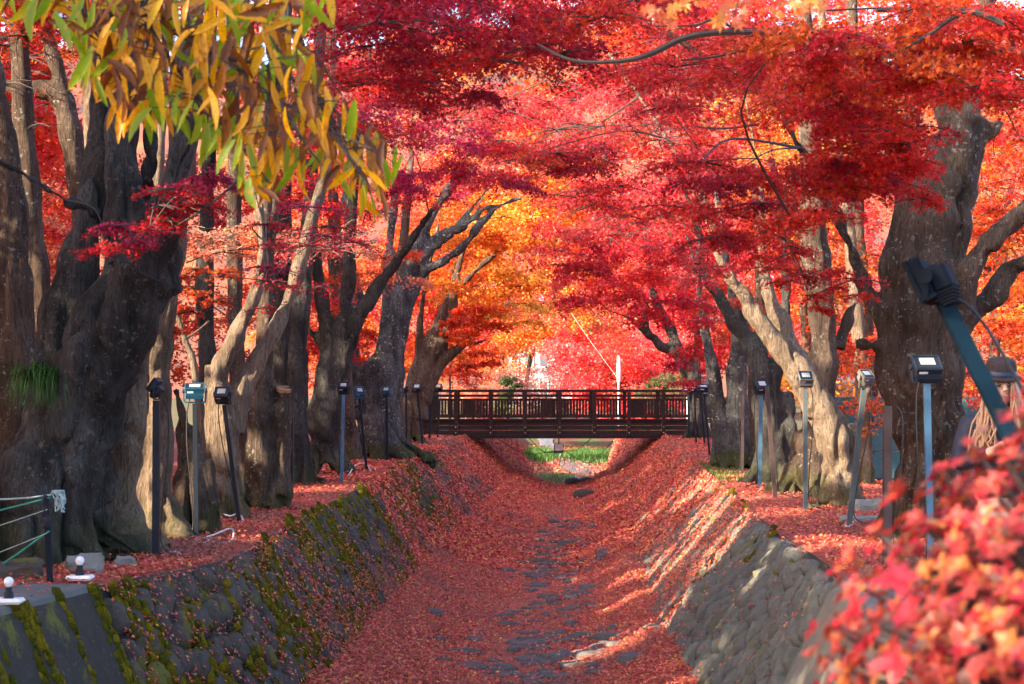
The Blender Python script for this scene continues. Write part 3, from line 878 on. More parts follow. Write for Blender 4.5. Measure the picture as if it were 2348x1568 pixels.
for key, lab, dd, L, mt in (("F1", "slim dark trunk in the gap between the sawn limb and the upright speckled trunk", 33, [(650, 1090, 60), (642, 800, 48), (650, 500, 40), (655, -70, 30)], M_BARK_DARK),
        ("F2", "grey trunk in the second row behind the level floodlight post", 38, [(800, 1060, 54), (786, 850, 44), (770, 600, 36), (760, 300, 28), (755, 100, 20)], M_BARK),
        ("F3", "dark trunk in shade behind the thin crooked young tree", 29, [(470, 1120, 60), (478, 900, 48), (470, 650, 42), (480, 300, 34), (484, -70, 28)], M_BARK_DARK),
        ("F4", "grey trunk in the second row behind the spreading lichened maple", 47, [(905, 1010, 54), (900, 850, 42), (915, 650, 30), (940, 400, 18)], M_BARK),
        ("F5", "slender leaning trunk behind the left end of the bridge", 60, [(985, 990, 36), (990, 850, 26), (1010, 700, 18), (1060, 560, 9)], M_BARK_DARK),
        ("F6", "brown trunk behind the bare brown post on the right bank", 37, [(1728, 1080, 54), (1736, 900, 42), (1746, 700, 33), (1730, 450, 22), (1720, 250, 14)], M_BARK),
        ("F7", "grey trunk in the gap left of the massive swollen trunk", 33, [(1985, 1100, 60), (1990, 900, 48), (1976, 700, 42), (1960, 400, 34), (1950, -70, 26)], M_BARK)):
    tree(key, "maple_tree", lab, dd, [L], mt, .8, None, "maples of the second row")
tree("OV", "maple_tree", "maple reaching in from outside with dark crimson sprays across the top middle", 15, [
    [(-420, 1320, 200), (-400, 900, 150), (-300, 500, 120), (-150, 100, 90), (80, -150, 70), (400, -230, 50), (760, -190, 34), (1050, -120, 24), (1300, -60, 16)],
    [(400, -230, 30), (640, -260, 24), (900, -260, 18), (1250, -200, 12), (1500, -120, 8)],
], M_BARK, .8, .03, None, .05)

# ------------------------------------------------------------------ leaves
def basis(N, rng):
    N = N / np.linalg.norm(N, axis=1, keepdims=True)
    ref = rng.normal(size=N.shape); T = np.cross(N, ref); T /= np.linalg.norm(T, axis=1, keepdims=True) + 1e-9
    return N, T, np.cross(N, T)
def star_template(angles, lens, w=.17, droop=.18):
    v = []; t = []
    for a, l in zip(angles, lens):
        a = math.radians(a); c, s = math.cos(a), math.sin(a); b = len(v)
        v += [(c * l, s * l, -droop * l * l), (-s * w - c * .05, c * w - s * .05, 0), (s * w - c * .05, -c * w - s * .05, 0)]
        t.append((b, b + 2, b + 1))
    return np.array(v), np.array(t)
STAR5 = star_template([90, 42, 138, -8, 188], [1.0, .9, .9, .62, .62], .17)
STAR3 = star_template([90, 25, 155], [1.0, .95, .95], .27)
KITE = (np.array([(0, 1.0, -.1), (-.62, .1, 0.05), (0, -.75, -.08), (.62, .1, 0.05)]), np.array([(0, 1, 2), (0, 2, 3)]))
def leaf_arrays(C, N, size, col, tpl, rng):
    tv, tt = tpl; n = len(C); m = len(tv)
    N, T, B = basis(N, rng)
    V = C[:, None, :] + size[:, None, None] * (tv[None, :, 0:1] * T[:, None] + tv[None, :, 1:2] * B[:, None] + tv[None, :, 2:3] * N[:, None])
    I = (np.arange(n) * m)[:, None, None] + tt[None]
    return V.reshape(-1, 3), I.reshape(-1, 3), np.repeat(col, m, axis=0)

PAL = {
    "red": [(.72, .035, .025), (.64, .024, .03), (.78, .085, .03), (.7, .04, .05)],
    "crimson": [(.50, .016, .035), (.58, .022, .04), (.38, .012, .045), (.64, .035, .045)],
    "magenta": [(.50, .022, .11), (.36, .016, .10), (.6, .035, .10), (.52, .022, .06)],
    "pink": [(.80, .11, .12), (.72, .055, .075), (.82, .19, .15), (.74, .05, .055)],
    "orange": [(.78, .19, .02), (.72, .11, .02), (.80, .28, .03), (.66, .08, .02)],
    "gold": [(.82, .40, .04), (.80, .28, .03), (.75, .2, .03), (.8, .5, .08)],
    "orred": [(.74, .10, .02), (.66, .055, .02), (.74, .16, .02), (.6, .035, .02)],
    "peach": [(.78, .28, .16), (.74, .18, .10), (.8, .36, .2), (.68, .12, .07)],
    "plum": [(.24, .07, .09), (.30, .10, .10), (.2, .06, .07), (.36, .13, .09)],
    "green": [(.06, .10, .03), (.09, .13, .035), (.05, .07, .03), (.14, .15, .05)],
    "olive": [(.16, .15, .07), (.22, .17, .08), (.13, .12, .06), (.28, .17, .09)],
}
# gaps in the foliage through which the low sun reaches the corridor: (point, radius)
GAPS = [(P(335, 1010, 18.6), .42), (P(335, 880, 18.6), .4), (P(585, 660, 22.3), .6), (P(668, 660, 22.5), .6), (P(585, 420, 22.3), .5), (P(540, 770, 22.3), .5), (P(605, 800, 22.4), .45), (P(495, 950, 22.2), .35), (P(335, 1120, 18.6), .35),
        (P(560, 1010, 23.2), .16), (P(620, 540, 24), 1.0), (P(430, 545, 23), .7), (P(780, 560, 26), .9), (P(420, 790, 23.5), .35), (P(490, 660, 19), .45),
        (P(1860, 920, 24), .5), (P(1790, 810, 24), .5), (P(1720, 700, 24), .4), (P(1920, 1040, 24), .42), (P(1650, 570, 24), .4), (P(1600, 450, 24), .35),
        (P(1770, 720, 24.5), .3), (P(1845, 900, 23), .3), (P(1990, 900, 21), .3), (G(1850, 1168), .22), (G(1780, 1180), .2), (P(1690, 1235, 22.3), .16), (P(1640, 1275, 22.0), .14),
        (P(1745, 1255, 18.8), .11), (P(1700, 1310, 18.6), .11), (G(1960, 1250), .35), (G(1900, 1235), .2), (P(1910, 300, 30), .5), (P(1890, 120, 30), .4), (P(90, 700, 23), .3), (P(206, 150, 27), .55), (P(206, 300, 27), .5), (P(366, 430, 27), .4),
        (P(100, 250, 26), 1.3), (P(2260, 760, 27), 1.6), (P(1740, 330, 32), 1.3), (P(1900, 650, 30), 1.0), (P(90, 900, 26), .7), (P(1130, 330, 38), 1.5), (P(900, 250, 32), 1.2), (P(1270, 640, 66), 5), (P(1400, 760, 74), 5), (P(1200, 560, 52), 2.5), (P(1620, 450, 36), 1.2),
        (P(450, 640, 19), .5), (P(1260, 420, 48), 2.0), (P(1400, 300, 40), 1.3)]
GP = np.array([list(g[0]) for g in GAPS]); GR = np.array([g[1] for g in GAPS]); SD = np.array(SUN_DIR)
def keep_mask(C, pad_=0.0):
    keep = np.ones(len(C), bool)
    for g, r in zip(GP, GR):
        rel = C - g; t = rel @ SD
        d2 = (rel * rel).sum(1) - t * t
        keep &= ~((t > r * 1.05 + .15) & (d2 < (r + pad_) ** 2))
    return keep

def pad(key, c, R, pal, nleaf, size, rng, flat=.3, tpl=None, branch=True, spread=1.0):
    """one flat layered spray of leaves round c, joined to its tree by a thin branch"""
    t = TREES[key]; c = np.array(c)
    k = rng.integers(6, 10)
    th = rng.uniform(0, 2 * np.pi, k); ln = R * rng.uniform(.6, 1.25, k); rise = rng.normal(0, .14, k) * R
    i = rng.integers(0, k, nleaf); u = rng.uniform(0.02, 1, nleaf) ** .65
    dirs = np.stack([np.cos(th), np.sin(th) * spread, 0 * th], 1)
    side = np.stack([-np.sin(th), np.cos(th), 0 * th], 1)
    lat = rng.normal(0, .20 * R, nleaf) * (1.15 - .5 * u)
    C = c + dirs[i] * (ln[i] * u)[:, None] + side[i] * lat[:, None]
    C[:, 2] += rise[i] * u - .22 * R * u ** 2 + rng.normal(0, flat * .28 * R, nleaf)
    N = rng.normal(0, .62, (nleaf, 3)); N[:, 2] += .75; N[:, 1] -= .25
    pc = np.array(PAL[pal]); base = pc[rng.integers(0, len(pc))] * .5 + pc[rng.integers(0, len(pc), nleaf)] * .5
    col = base * rng.uniform(.7, 1.25, (nleaf, 1)) + rng.normal(0, .012, (nleaf, 3))
    col = np.clip(col, .004, .9)
    km = keep_mask(C, size * .6 if size > .1 else 0.0)
    C, N, col = C[km], N[km], col[km]
    if tpl is None: tpl = STAR5 if t['d_of'](c) < 21 else (STAR3 if t['d_of'](c) < 40 else KITE)
    s = size * rng.uniform(.7, 1.25, len(C))
    if len(C): t['C'].append(leaf_arrays(C, N, s, col, tpl, rng))
    if branch:
        T = t['T']; cv = Vector(c)
        best = None
        for p, r in t['skel'] + t.setdefault('nodes', []):
            dd = (p - cv).length + (1.5 if p.z > cv.z + .6 else 0)
            if p.z > .8 and (best is None or dd < best[0]): best = (dd, p, r)
        if best is not None and best[0] < 9:
            p = best[1]; L = (cv - p).length
            mid = p.lerp(cv, .5) + Vector((rng.normal(0, .08), rng.normal(0, .08), .06 + rng.normal(0, .05))) * L
            w = min(.02, .005 + .0035 * L); t['nodes'].append((cv, w))
            sp = spline([p, mid, cv], 4)
            T.tube(sp, list(np.linspace(w, w * .4, len(sp))), 5)
        for j in range(k):
            e = Vector(c + dirs[j] * ln[j] + np.array([0, 0, rise[j] - .22 * R]))
            m_ = cv.lerp(e, .5) + Vector((rng.normal(0, .05) * R, rng.normal(0, .05) * R, .06 * R))
            T.tube([cv, m_, e], [.009, .006, .003], 4, cap=False)

for k, t in TREES.items(): t['d_of'] = lambda c: float(c[1])

# background trees and added unseen shade trees: simple forked trunks, crowns of layered pads
def bg_tree(key, name, label, x, y, h, lean, mat, pal, n, R, size, nleaf, spread=(2.2, 2.2), z0=.3, group=None, seed=0, cat="tree", tr=.16, trunk_n=3):
    rng = np.random.default_rng(seed + 100); rnd = random.Random(seed)
    root = empty(name, (x, y, 0)); tag(root, label, cat, group)
    mb = MB(); skel = []
    for k in range(trunk_n):
        a = rnd.uniform(0, 6.28); top = Vector((x + lean * .6 + math.cos(a) * spread[0] * .5, y + math.sin(a) * spread[1] * .5, h * rnd.uniform(.6, .85)))
        sp = spline([Vector((x, y, -.1)), Vector((x + lean * .1, y, h * .22)), Vector((x + lean * .3 + math.cos(a) * .3, y + math.sin(a) * .3, h * .45)), top], 4)
        if key[0] in "SX" and k > 0 and any((lambda rel: (rel @ SD > 0) and (rel @ rel - (rel @ SD) ** 2) < (r_ + .25) ** 2)(np.array(q) - g_) for q in spline(sp, 3) for g_, r_ in zip(GP, GR)): continue  # added shade trees drop limbs that would block a sun gap
        rad = np.linspace(tr, tr * .3, len(sp)); mb.tube(sp, list(rad), 9); skel += [(Vector(p), r) for p, r in zip(sp, rad)]
    mb.build("trunk", mat, root, smooth=True)
    TREES[key] = dict(root=root, skel=skel, C=[], T=MB(), d=y, d_of=lambda c: float(c[1]))
    for i in range(n):
        u = (i + .5) / n
        z = h * (z0 + (1 - z0) * u); w = math.sin(math.pi * min(1, .18 + .82 * (1 - u) ** .8) ** .9) * .5 + .5
        a = rnd.uniform(0, 6.28); rr_ = math.sqrt(rnd.random())
        c = (x + lean * u + math.cos(a) * spread[0] * rr_ * w, y + math.sin(a) * spread[1] * rr_ * w, z)
        pad(key, c, R * rnd.uniform(.75, 1.25), pal if isinstance(pal, str) else rnd.choice(pal), nleaf, size, rng, flat=.5, branch=key[0] not in 'SX')
    return root
# ---- foliage of the corridor trees, region by region ----------------------------------------
# key, X0, Y0, X1, Y1, d0, d1, pads, R, palettes, leaf size, leaves per pad
REG = [
    # crimson sprays hanging in front of the huge dark tree
    ("L1", 200, 500, 350, 590, 15.0, 15.6, 6, .26, ("crimson", "magenta"), .030, 330),
    ("L1", 330, 420, 480, 520, 15.2, 16.0, 8, .26, ("crimson", "red"), .030, 360),
    ("L1", 420, 390, 520, 450, 15.6, 16.2, 4, .22, ("magenta",), .030, 260),
    # purple sprays before the forked maple
    ("L4", 600, 470, 850, 640, 19.6, 20.6, 9, .34, ("crimson", "magenta"), .030, 260),
    ("L4", 600, 640, 760, 720, 19.6, 20.4, 4, .24, ("crimson",), .030, 110),
    # peach sunlit sprays
    ("L5", 420, 520, 700, 585, 23.4, 24.6, 9, .42, ("peach",), .030, 280),
    ("L5", 640, 540, 860, 590, 25, 26, 6, .42, ("peach", "pink"), .030, 240),
    # bright orange red sprays
    ("L4", 400, 610, 560, 700, 18.8, 19.4, 7, .24, ("orred",), .036, 190),
    ("L4", 395, 700, 470, 780, 18.8, 19.4, 3, .16, ("orred",), .036, 80),
    # top left red orange leaves
    ("A1", -10, 0, 190, 200, 22.5, 25, 14, .55, ("orred", "red"), .042, 420),
    ("A1", 20, 230, 150, 330, 22.5, 24, 5, .26, ("orred",), .042, 110),
    ("A2", -10, -40, 420, 140, 27, 31, 14, .8, ("orred", "orange"), .045, 520),
    ("BG1", 60, 420, 200, 640, 27, 31, 8, .6, ("orred", "peach"), .045, 380),
    ("BG1", 60, 640, 130, 820, 26, 29, 5, .4, ("orred", "red"), .045, 260),
    # behind the left row
    ("BG1", 400, 380, 760, 560, 29, 35, 14, .8, ("orred", "crimson", "red"), .05, 420),
    ("BG1", 420, 650, 720, 860, 33, 38, 12, .9, ("orred", "red"), .055, 420),
    ("L6", 640, 60, 820, 300, 29, 33, 10, .7, ("red", "peach", "orred"), .045, 480),
    ("L6", 640, 280, 900, 470, 28, 31, 10, .6, ("crimson", "magenta", "red"), .045, 420),
    ("L7", 700, 120, 1000, 330, 31, 35, 16, .85, ("crimson", "pink", "red"), .048, 560),
    ("L7", 720, 560, 960, 720, 34, 38, 9, .6, ("peach", "orred"), .05, 260),
    ("L7", 680, 660, 830, 860, 37, 42, 9, .8, ("orred", "red"), .06, 420),
    ("L8", 880, 240, 1210, 430, 27, 31, 15, .62, ("magenta", "magenta", "crimson"), .042, 560),
    ("L8", 900, 380, 1100, 470, 30, 34, 7, .5, ("magenta", "crimson"), .045, 380),
    ("L8", 1050, 180, 1420, 360, 36, 41, 14, .95, ("pink", "red", "peach"), .055, 560),
    ("L9", 980, 440, 1330, 570, 47, 54, 22, 1.1, ("orange", "gold", "orange"), .065, 560),
    ("L9", 980, 540, 1210, 690, 50, 58, 15, 1.1, ("orange", "orange", "gold"), .065, 520),
    ("L9", 1030, 700, 1160, 780, 48, 51, 7, .6, ("orred",), .06, 420),
    ("L9", 1060, 775, 1130, 850, 48, 50, 4, .42, ("orred",), .06, 240),
    ("L9", 940, 560, 1060, 860, 54, 60, 14, 1.0, ("orange", "orred"), .07, 420),
    ("L9", 1110, 680, 1300, 740, 56, 60, 6, .7, ("gold", "orange"), .065, 260),
    ("BG1", -20, 360, 440, 640, 34, 40, 16, 1.2, ("orred", "red", "red"), .07, 480),
    ("BG1", 40, 640, 480, 900, 36, 42, 14, 1.2, ("red", "orred", "crimson"), .07, 480),
    ("RL", 2180, 60, 2400, 700, 34, 40, 14, 1.1, ("orred", "red", "orange"), .07, 420),
    ("RL", 2000, -70, 2400, 120, 30, 40, 14, 1.1, ("orred", "red"), .07, 480),
    ("R5", 1380, -90, 1780, 70, 36, 42, 12, 1.2, ("red", "pink", "orred"), .07, 520),
    # backdrop of foliage closing the top
    ("L8", 880, -60, 1500, 300, 44, 56, 26, 1.7, ("orred", "peach", "orange", "red"), .085, 560),
    ("R5", 1350, -60, 2100, 320, 42, 52, 28, 1.6, ("pink", "red", "orred"), .085, 560),
    ("L6", 380, -60, 900, 260, 40, 50, 18, 1.5, ("orred", "peach", "red"), .085, 480),
    ("L8", 1150, 280, 1420, 520, 56, 62, 12, 1.5, ("peach", "orange", "pink"), .085, 480),
    # dark blurred crimson at the top centre
    ("OV", 760, -60, 1100, 90, 13.5, 17, 12, .62, ("crimson", "crimson", "magenta"), .04, 620),
    ("OV", 850, 60, 1300, 200, 14.5, 18, 16, .58, ("crimson", "red", "crimson"), .04, 600),
    ("OV", 1080, -70, 1520, 60, 13.5, 17, 12, .6, ("crimson", "red"), .04, 560),
    ("OV", 950, 180, 1160, 260, 15, 17, 5, .38, ("crimson",), .04, 320),
    # upper centre, pink and red
    ("R3", 1100, 200, 1560, 420, 27, 33, 22, .8, ("pink", "red", "pink"), .048, 620),
    ("R3", 1180, 320, 1400, 450, 19, 22, 9, .4, ("red", "crimson", "orred"), .038, 420),
    ("R3", 1350, 280, 1640, 560, 21, 25, 18, .55, ("red", "pink", "red"), .040, 620),
    ("R4", 1250, 440, 1640, 640, 36, 43, 20, .95, ("pink", "crimson", "pink"), .055, 620),
    ("R6", 1290, 560, 1560, 720, 43, 47, 15, .85, ("pink", "crimson", "red"), .058, 620),
    ("R6", 1360, 480, 1560, 620, 46, 52, 9, 1.1, ("red", "orred"), .06, 520),
    ("R5", 1560, 620, 1700, 800, 33.5, 38, 11, .6, ("red", "orred", "crimson"), .05, 420),
    ("R5", 1560, 790, 1650, 900, 33, 38, 5, .42, ("red", "crimson"), .05, 260),
    # right, vivid red
    ("R3", 1480, 60, 1800, 260, 17, 22, 20, .6, ("red", "red", "pink"), .042, 620),
    ("R3", 1600, 540, 1800, 660, 21.5, 23, 9, .34, ("red", "pink"), .038, 300),
    ("R1", 1580, 360, 1900, 560, 15, 18, 18, .42, ("red", "red", "crimson"), .038, 520),
    ("R1", 1830, 600, 2000, 740, 17.4, 18, 7, .22, ("crimson", "red"), .034, 190),
    ("R1", 1760, 560, 1880, 660, 17.4, 18.2, 5, .28, ("red",), .034, 240),
    ("R1", 1880, 380, 2120, 500, 15, 17, 11, .36, ("red", "crimson", "orred"), .036, 420),
    ("R1", 1780, 60, 2140, 280, 12.5, 16, 26, .5, ("red", "red", "orred", "crimson"), .038, 600),
    ("R1", 2080, 0, 2360, 230, 12.5, 16, 20, .5, ("red", "orred", "red"), .038, 600),
    ("R1", 1900, 260, 2120, 400, 14, 17, 12, .42, ("red", "crimson"), .038, 520),
    ("R2", 1680, 150, 1980, 480, 27, 34, 18, .85, ("orange", "gold", "orred"), .05, 460),
    ("R2", 1880, 520, 2000, 800, 28, 34, 8, .7, ("orange", "orred"), .05, 420),
    ("RL", 2280, 240, 2400, 560, 24, 29, 9, .6, ("orred", "red"), .045, 520),
    ("RL", 2260, 640, 2400, 860, 25, 29, 10, .55, ("orange", "orred"), .045, 520),
    ("RL", 2220, 850, 2400, 960, 27, 32, 7, .6, ("orred", "red"), .05, 320),
    ("RL", 1920, 760, 2080, 960, 29, 34, 9, .7, ("orred", "orange"), .05, 360),
    ("RL", 1960, 940, 2080, 1020, 22, 23, 2, .2, ("orange",), .04, 60),
    ("R4", 1640, 660, 1760, 820, 36, 42, 7, .8, ("red", "orred"), .055, 360),
]
rng = np.random.default_rng(21)
for key, X0, Y0, X1, Y1, d0, d1, n, R, pals, size, nl in REG:
    # stratified scatter inside the region
    cols = max(1, int(round(math.sqrt(n * (X1 - X0) / max(1, Y1 - Y0))))); rows = max(1, math.ceil(n / cols)); q = 0
    for r in range(rows):
        for c in range(cols):
            if q >= n: break
            q += 1
            X = X0 + (X1 - X0) * (c + .5 + rng.uniform(-.45, .45)) / cols; Y = Y0 + (Y1 - Y0) * (r + .5 + rng.uniform(-.45, .45)) / rows
            pad(key, P(X, Y, rng.uniform(d0, d1)), R * rng.uniform(.8, 1.2), pals[rng.integers(0, len(pals))], nl, size, rng)

# ---- crowns above the frame and trees added outside it to block the sun ---------------------
rng = np.random.default_rng(5)
for key, x0, x1, y0, y1, z0, z1, n, pal in (("L1", -7, -4.0, 14, 20, 6.5, 9, 12, "crimson"), ("L2", -7, -3.6, 17, 24, 7, 10, 10, "crimson"), ("L4", -7, -3.4, 21, 29, 8, 11.5, 12, "red"), ("L6", -7, -3, 27, 36, 9.5, 13, 14, "red"), ("L8", -6, -2, 36, 48, 11.5, 15, 14, "orred")):
    for i in range(n):
        pad(key, (rng.uniform(x0, x1), rng.uniform(y0, y1), rng.uniform(z0, z1)), rng.uniform(.9, 1.5), pal, 230, .085, rng, tpl=KITE)
for i, (x, y, h) in enumerate(((-8, -2.5, 9.5), (-9.5, 9, 10.5), (-9, 13.5, 10.5), (-12.5, 10, 11), (-10.5, 19, 11), (-14, 16, 12), (-13, 24, 12), (-15, 31, 13), (-12, 37, 13), (-14, 44, 14))):
    bg_tree("X%d" % i, "maple_tree", ({24: "back row maple glowing orange red between the forked maple and the sawn trunk", 31: "back row maple showing red between the pale trunk and the thin crooked tree", 37: "back row maple seen orange left of the many limbed dark maple", 44: "farthest red back row maple seen through the middle trunks of the left row"}.get(y, "unseen red maple added just left of the view to shade the corridor")), x, y, h, 0, M_BARK, ("red", "orred", "crimson") if i % 2 else ("orred", "orange", "red"), 38, 1.5, .11, 300, (3.0, 3.0), .26, "maples of the back row on the left", i, tr=.2)
for i, (x, y, h) in enumerate(((11, 34, 11), (13, 46, 12), (9.5, 55, 12), (15, 28, 11))):
    bg_tree("Y%d" % i, "maple_tree", ("orange maple glowing at the right edge behind the massive swollen trunk", "orange maple behind the upright grey speckled trunk on the right", "orange maple behind the pale bluish twin trunk near the bridge", "nearest orange back row maple right of the block wall")[i], x, y, h, 0, M_BARK, ("orange", "orred", "gold"), 30, 1.4, .085, 320, (2.6, 2.6), .12, "maples of the back row on the right", i + 30, tr=.2)

for i in range(15):  # added row out of view, keeps the low sun off the canal
    bg_tree("S%d" % i, "maple_tree", "unseen tall maple added well outside the left edge to block the sun", -18.5 + (i % 2) * 1.6, -16 + i * 5.2, 17.5 if i < 6 else 14.5, 0, M_BARK, ("red", "orred"), 50, 1.9, .26, 230, (2.6, 3.2), .06, "added shading maples outside the left edge", 200 + i, tr=.25)
# ---- beyond the bridge ----------------------------------------------------------------------
bg_tree("Z0", "maple_tree", "broad pink red maple behind the bridge with a pale pole in front of it", P(1430, 0, 82).x, 82, 4.2, 0, M_BARK, ("pink", "pink", "red"), 46, 1.5, .085, 520, (3.6, 2.6), .10, None, 50, tr=.15)
bg_tree("Z1", "maple_tree", "golden orange maple glowing in the opening above the bridge", P(1200, 0, 92).x, 92, 8.5, 1.5, M_BARK, ("gold", "orange", "peach"), 44, 1.5, .09, 420, (3.4, 2.6), .45, None, 51, tr=.15)
bg_tree("Z2", "maple_tree", "tall peach and red maple filling the top of the opening", P(1330, 0, 100).x, 100, 15, 0, M_BARK, ("peach", "pink", "orred"), 60, 2.0, .10, 520, (5, 3), .25, None, 52, tr=.2)
bg_tree("Z3", "maple_tree", "tall red maple rising behind the left end of the bridge", P(1030, 0, 92).x, 92, 14, 0, M_BARK, ("orred", "red", "orange"), 56, 1.8, .10, 480, (3.4, 3), .15, None, 53, tr=.2)
bg_tree("Z4", "maple_tree", "tall crimson maple rising behind the right end of the bridge", P(1600, 0, 88).x, 88, 14, 0, M_BARK, ("pink", "crimson", "red"), 60, 1.8, .10, 520, (3.6, 3), .2, None, 54, tr=.2)
bg_tree("Z5", "bare_shrub", "low purplish bare twigged shrubs behind the middle of the bridge railing", P(1250, 0, 88).x, 88, 2.6, 0, M_TWIG_PALE, ("plum",), 26, .8, .05, 420, (3.0, 1.5), .05, None, 55, "shrub", .05, 7)
bg_tree("Z6", "bare_shrub", "brownish bare twigged shrub left of the round green shrub behind the railing", P(1110, 0, 80).x, 80, 2.3, 0, M_TWIG_PALE, ("plum", "peach"), 20, .7, .05, 300, (1.8, 1.2), .05, None, 56, "shrub", .05, 7)
bg_tree("Z7", "green_shrub", "rounded dark green shrub just above the railing left of the bridge middle", P(1160, 0, 74).x, 74, 2.1, 0, M_TWIG, ("green",), 14, .35, .045, 420, (.6, .5), .3, None, 57, "shrub", .04, 4)
bg_tree("Z8", "green_shrub", "olive green shrub behind the right end of the bridge railing", P(1510, 0, 74).x, 74, 2.2, 0, M_TWIG, ("olive", "green"), 18, .45, .045, 420, (1.0, .6), .3, None, 58, "shrub", .04, 4)
bg_tree("Z9", "conifer_tree", "dark green conifers showing through the leaves beyond the pink maple", P(1330, 0, 112).x, 112, 5.5, 0, M_TWIG, ("green",), 30, 1.0, .09, 260, (2.5, 1.5), .05, None, 59, "tree", .12, 3)
for i, (X, d, h, pal) in enumerate(((840, 112, 17, ("red", "orred")), (700, 105, 16, ("orred", "orange")), (1760, 108, 16, ("orange", "red")), (1920, 100, 15, ("red", "pink")), (1480, 122, 19, ("pink", "peach")), (1150, 126, 20, ("peach", "gold", "orred")))):
    bg_tree("W%d" % i, "maple_tree", ("far red maple beyond the bridge seen behind the spreading lichened maple", "far orange red maple seen behind the many limbed dark maple", "far orange maple seen behind the dark trunk bending left", "far red maple seen behind the upright speckled trunk on the right", "far pink maple above the white pole, highest beyond the bridge", "far peach and gold maple above the round green shrub")[i], P(X, 0, d).x, d, h, 0, M_BARK, pal, 46, 2.2, .13, 340, (5, 3), .12, "far autumn maples beyond the bridge", 70 + i, tr=.2)

# ---- the leafless twigs in the peach spray, sunlight put into their pale bark -------------------------------------------
def long_twig(key, pts, w, pale=True):
    TREES[key].setdefault('TP', MB()).tube(spline(pts, 5), list(np.linspace(w, w * .3, (len(pts) - 1) * 5 + 1)), 5)
for pts, w in (([P(425, 600, 23.6), P(480, 580, 23.6), P(540, 570, 23.7), P(640, 574, 24), P(760, 570, 24.5), P(860, 555, 25)], .03),
               ([P(540, 572, 23.7), P(600, 545, 23.7), P(690, 530, 24)], .014), ([P(470, 540, 23.6), P(530, 528, 23.7), P(600, 535, 23.8)], .012), ([P(440, 520, 23.6), P(500, 545, 23.6), P(560, 530, 23.6), P(610, 540, 23.7)], .014),
               ([P(700, 575, 24.2), P(790, 550, 24.6), P(850, 530, 25)], .014)):
    long_twig("L5", pts, w)
r2 = random.Random(8)
for i in range(46):
    X = r2.uniform(430, 850); Y = r2.uniform(515, 600); d = r2.uniform(23.4, 25)
    a = r2.uniform(-.9, .9) + (math.pi if r2.random() < .5 else 0); L = r2.uniform(20, 60)
    long_twig("L5", [P(X, Y, d), P(X + L * .5 * math.cos(a), Y + L * .5 * math.sin(a) - 4, d), P(X + L * math.cos(a), Y + L * math.sin(a) * .8, d)], .006)
# dark branches crossing the canopy at the upper right
for key, L in (("R1", [(2420, 128, 20, -5), (2347, 122, 18, -5), (2230, 112, 16, -5.2), (2100, 118, 14, -5.4), (1960, 106, 14, -5.6), (1830, 84, 12, -5.8), (1700, 74, 13, -6), (1580, 84, 16, -6), (1480, 128, 14, -6), (1400, 142, 10, -6), (1310, 138, 8, -6), (1230, 100, 5, -6)]),
               ("R1", [(2420, 60, 20, -4.5), (2290, 30, 18, -4.6), (2160, 22, 14, -4.8), (2010, 24, 10, -5)]), ("R1", [(2300, 55, 15, -6), (2215, 28, 13, -6), (2120, 85, 10, -6.1), (2060, 118, 7, -6.2), (2020, 132, 4, -6.2)]),
               ("R1", [(1700, 76, 8, -6), (1640, 46, 6, -6.1), (1590, 58, 5, -6.1), (1500, 60, 3, -6.2)]), ("R1", [(1730, 110, 7, -5.8), (1640, 130, 6, -5.8), (1560, 138, 4, -5.9)]),
               ("R3", [(1740, 285, 7, -2), (1650, 295, 5, -2), (1580, 288, 4, -2)]), ("R3", [(1530, 170, 7, 2), (1460, 225, 6, 2), (1380, 280, 4, 2)]), ("R3", [(1420, 235, 6, 6), (1340, 220, 5, 6), (1260, 170, 3, 6)]),
               ("L8", [(820, 240, 7, -8), (900, 242, 8, -8), (1000, 240, 8, -8), (1080, 246, 10, -8)]), ("L1", [(560, 400, 6, -1), (480, 470, 5, -1), (400, 520, 3, -1)])):
    d = TREES[key]['d']
    pts = [(*P(X, Y, d + dd), w / 2 * (d + dd) / F) for X, Y, w, dd in L]
    sp = spline(pts, 5)
    TREES[key]['T'].tube([v[:3] for v in sp], [max(.004, v[3]) for v in sp], 6)

for key, t in TREES.items():
    if t['C']:
        o0 = np.array(origin_of(t['root']))
        Vs, Is, Cs = [], [], []; off = 0
        for V, I, C in t['C']:
            Vs.append(V - o0); Is.append(I + off); Cs.append(C); off += len(V)
        me = mesh_arrays("crown", np.concatenate(Vs), tris=np.concatenate(Is), col=np.concatenate(Cs), mats=(M_LEAF,))
        link("crown", me, t['root'])
    if t['T'].v: t['T'].build("twigs", M_TWIG, t['root'], kind="stuff")
    if 'TP' in t: t['TP'].build("bare_twigs", M_TWIG_PALE, t['root'], kind="stuff")
# sawn faces
m = MB(); p = P(652, 889, 23.5); m.lathe([(.115, -.05), (.118, .0), (.06, .012), (.01, .014)], 12, Matrix.Translation(p) @ Euler((.25, .1, 0)).to_matrix().to_4x4())
m.build("cut_face", M_CUT, TREES["L5"]['root'])
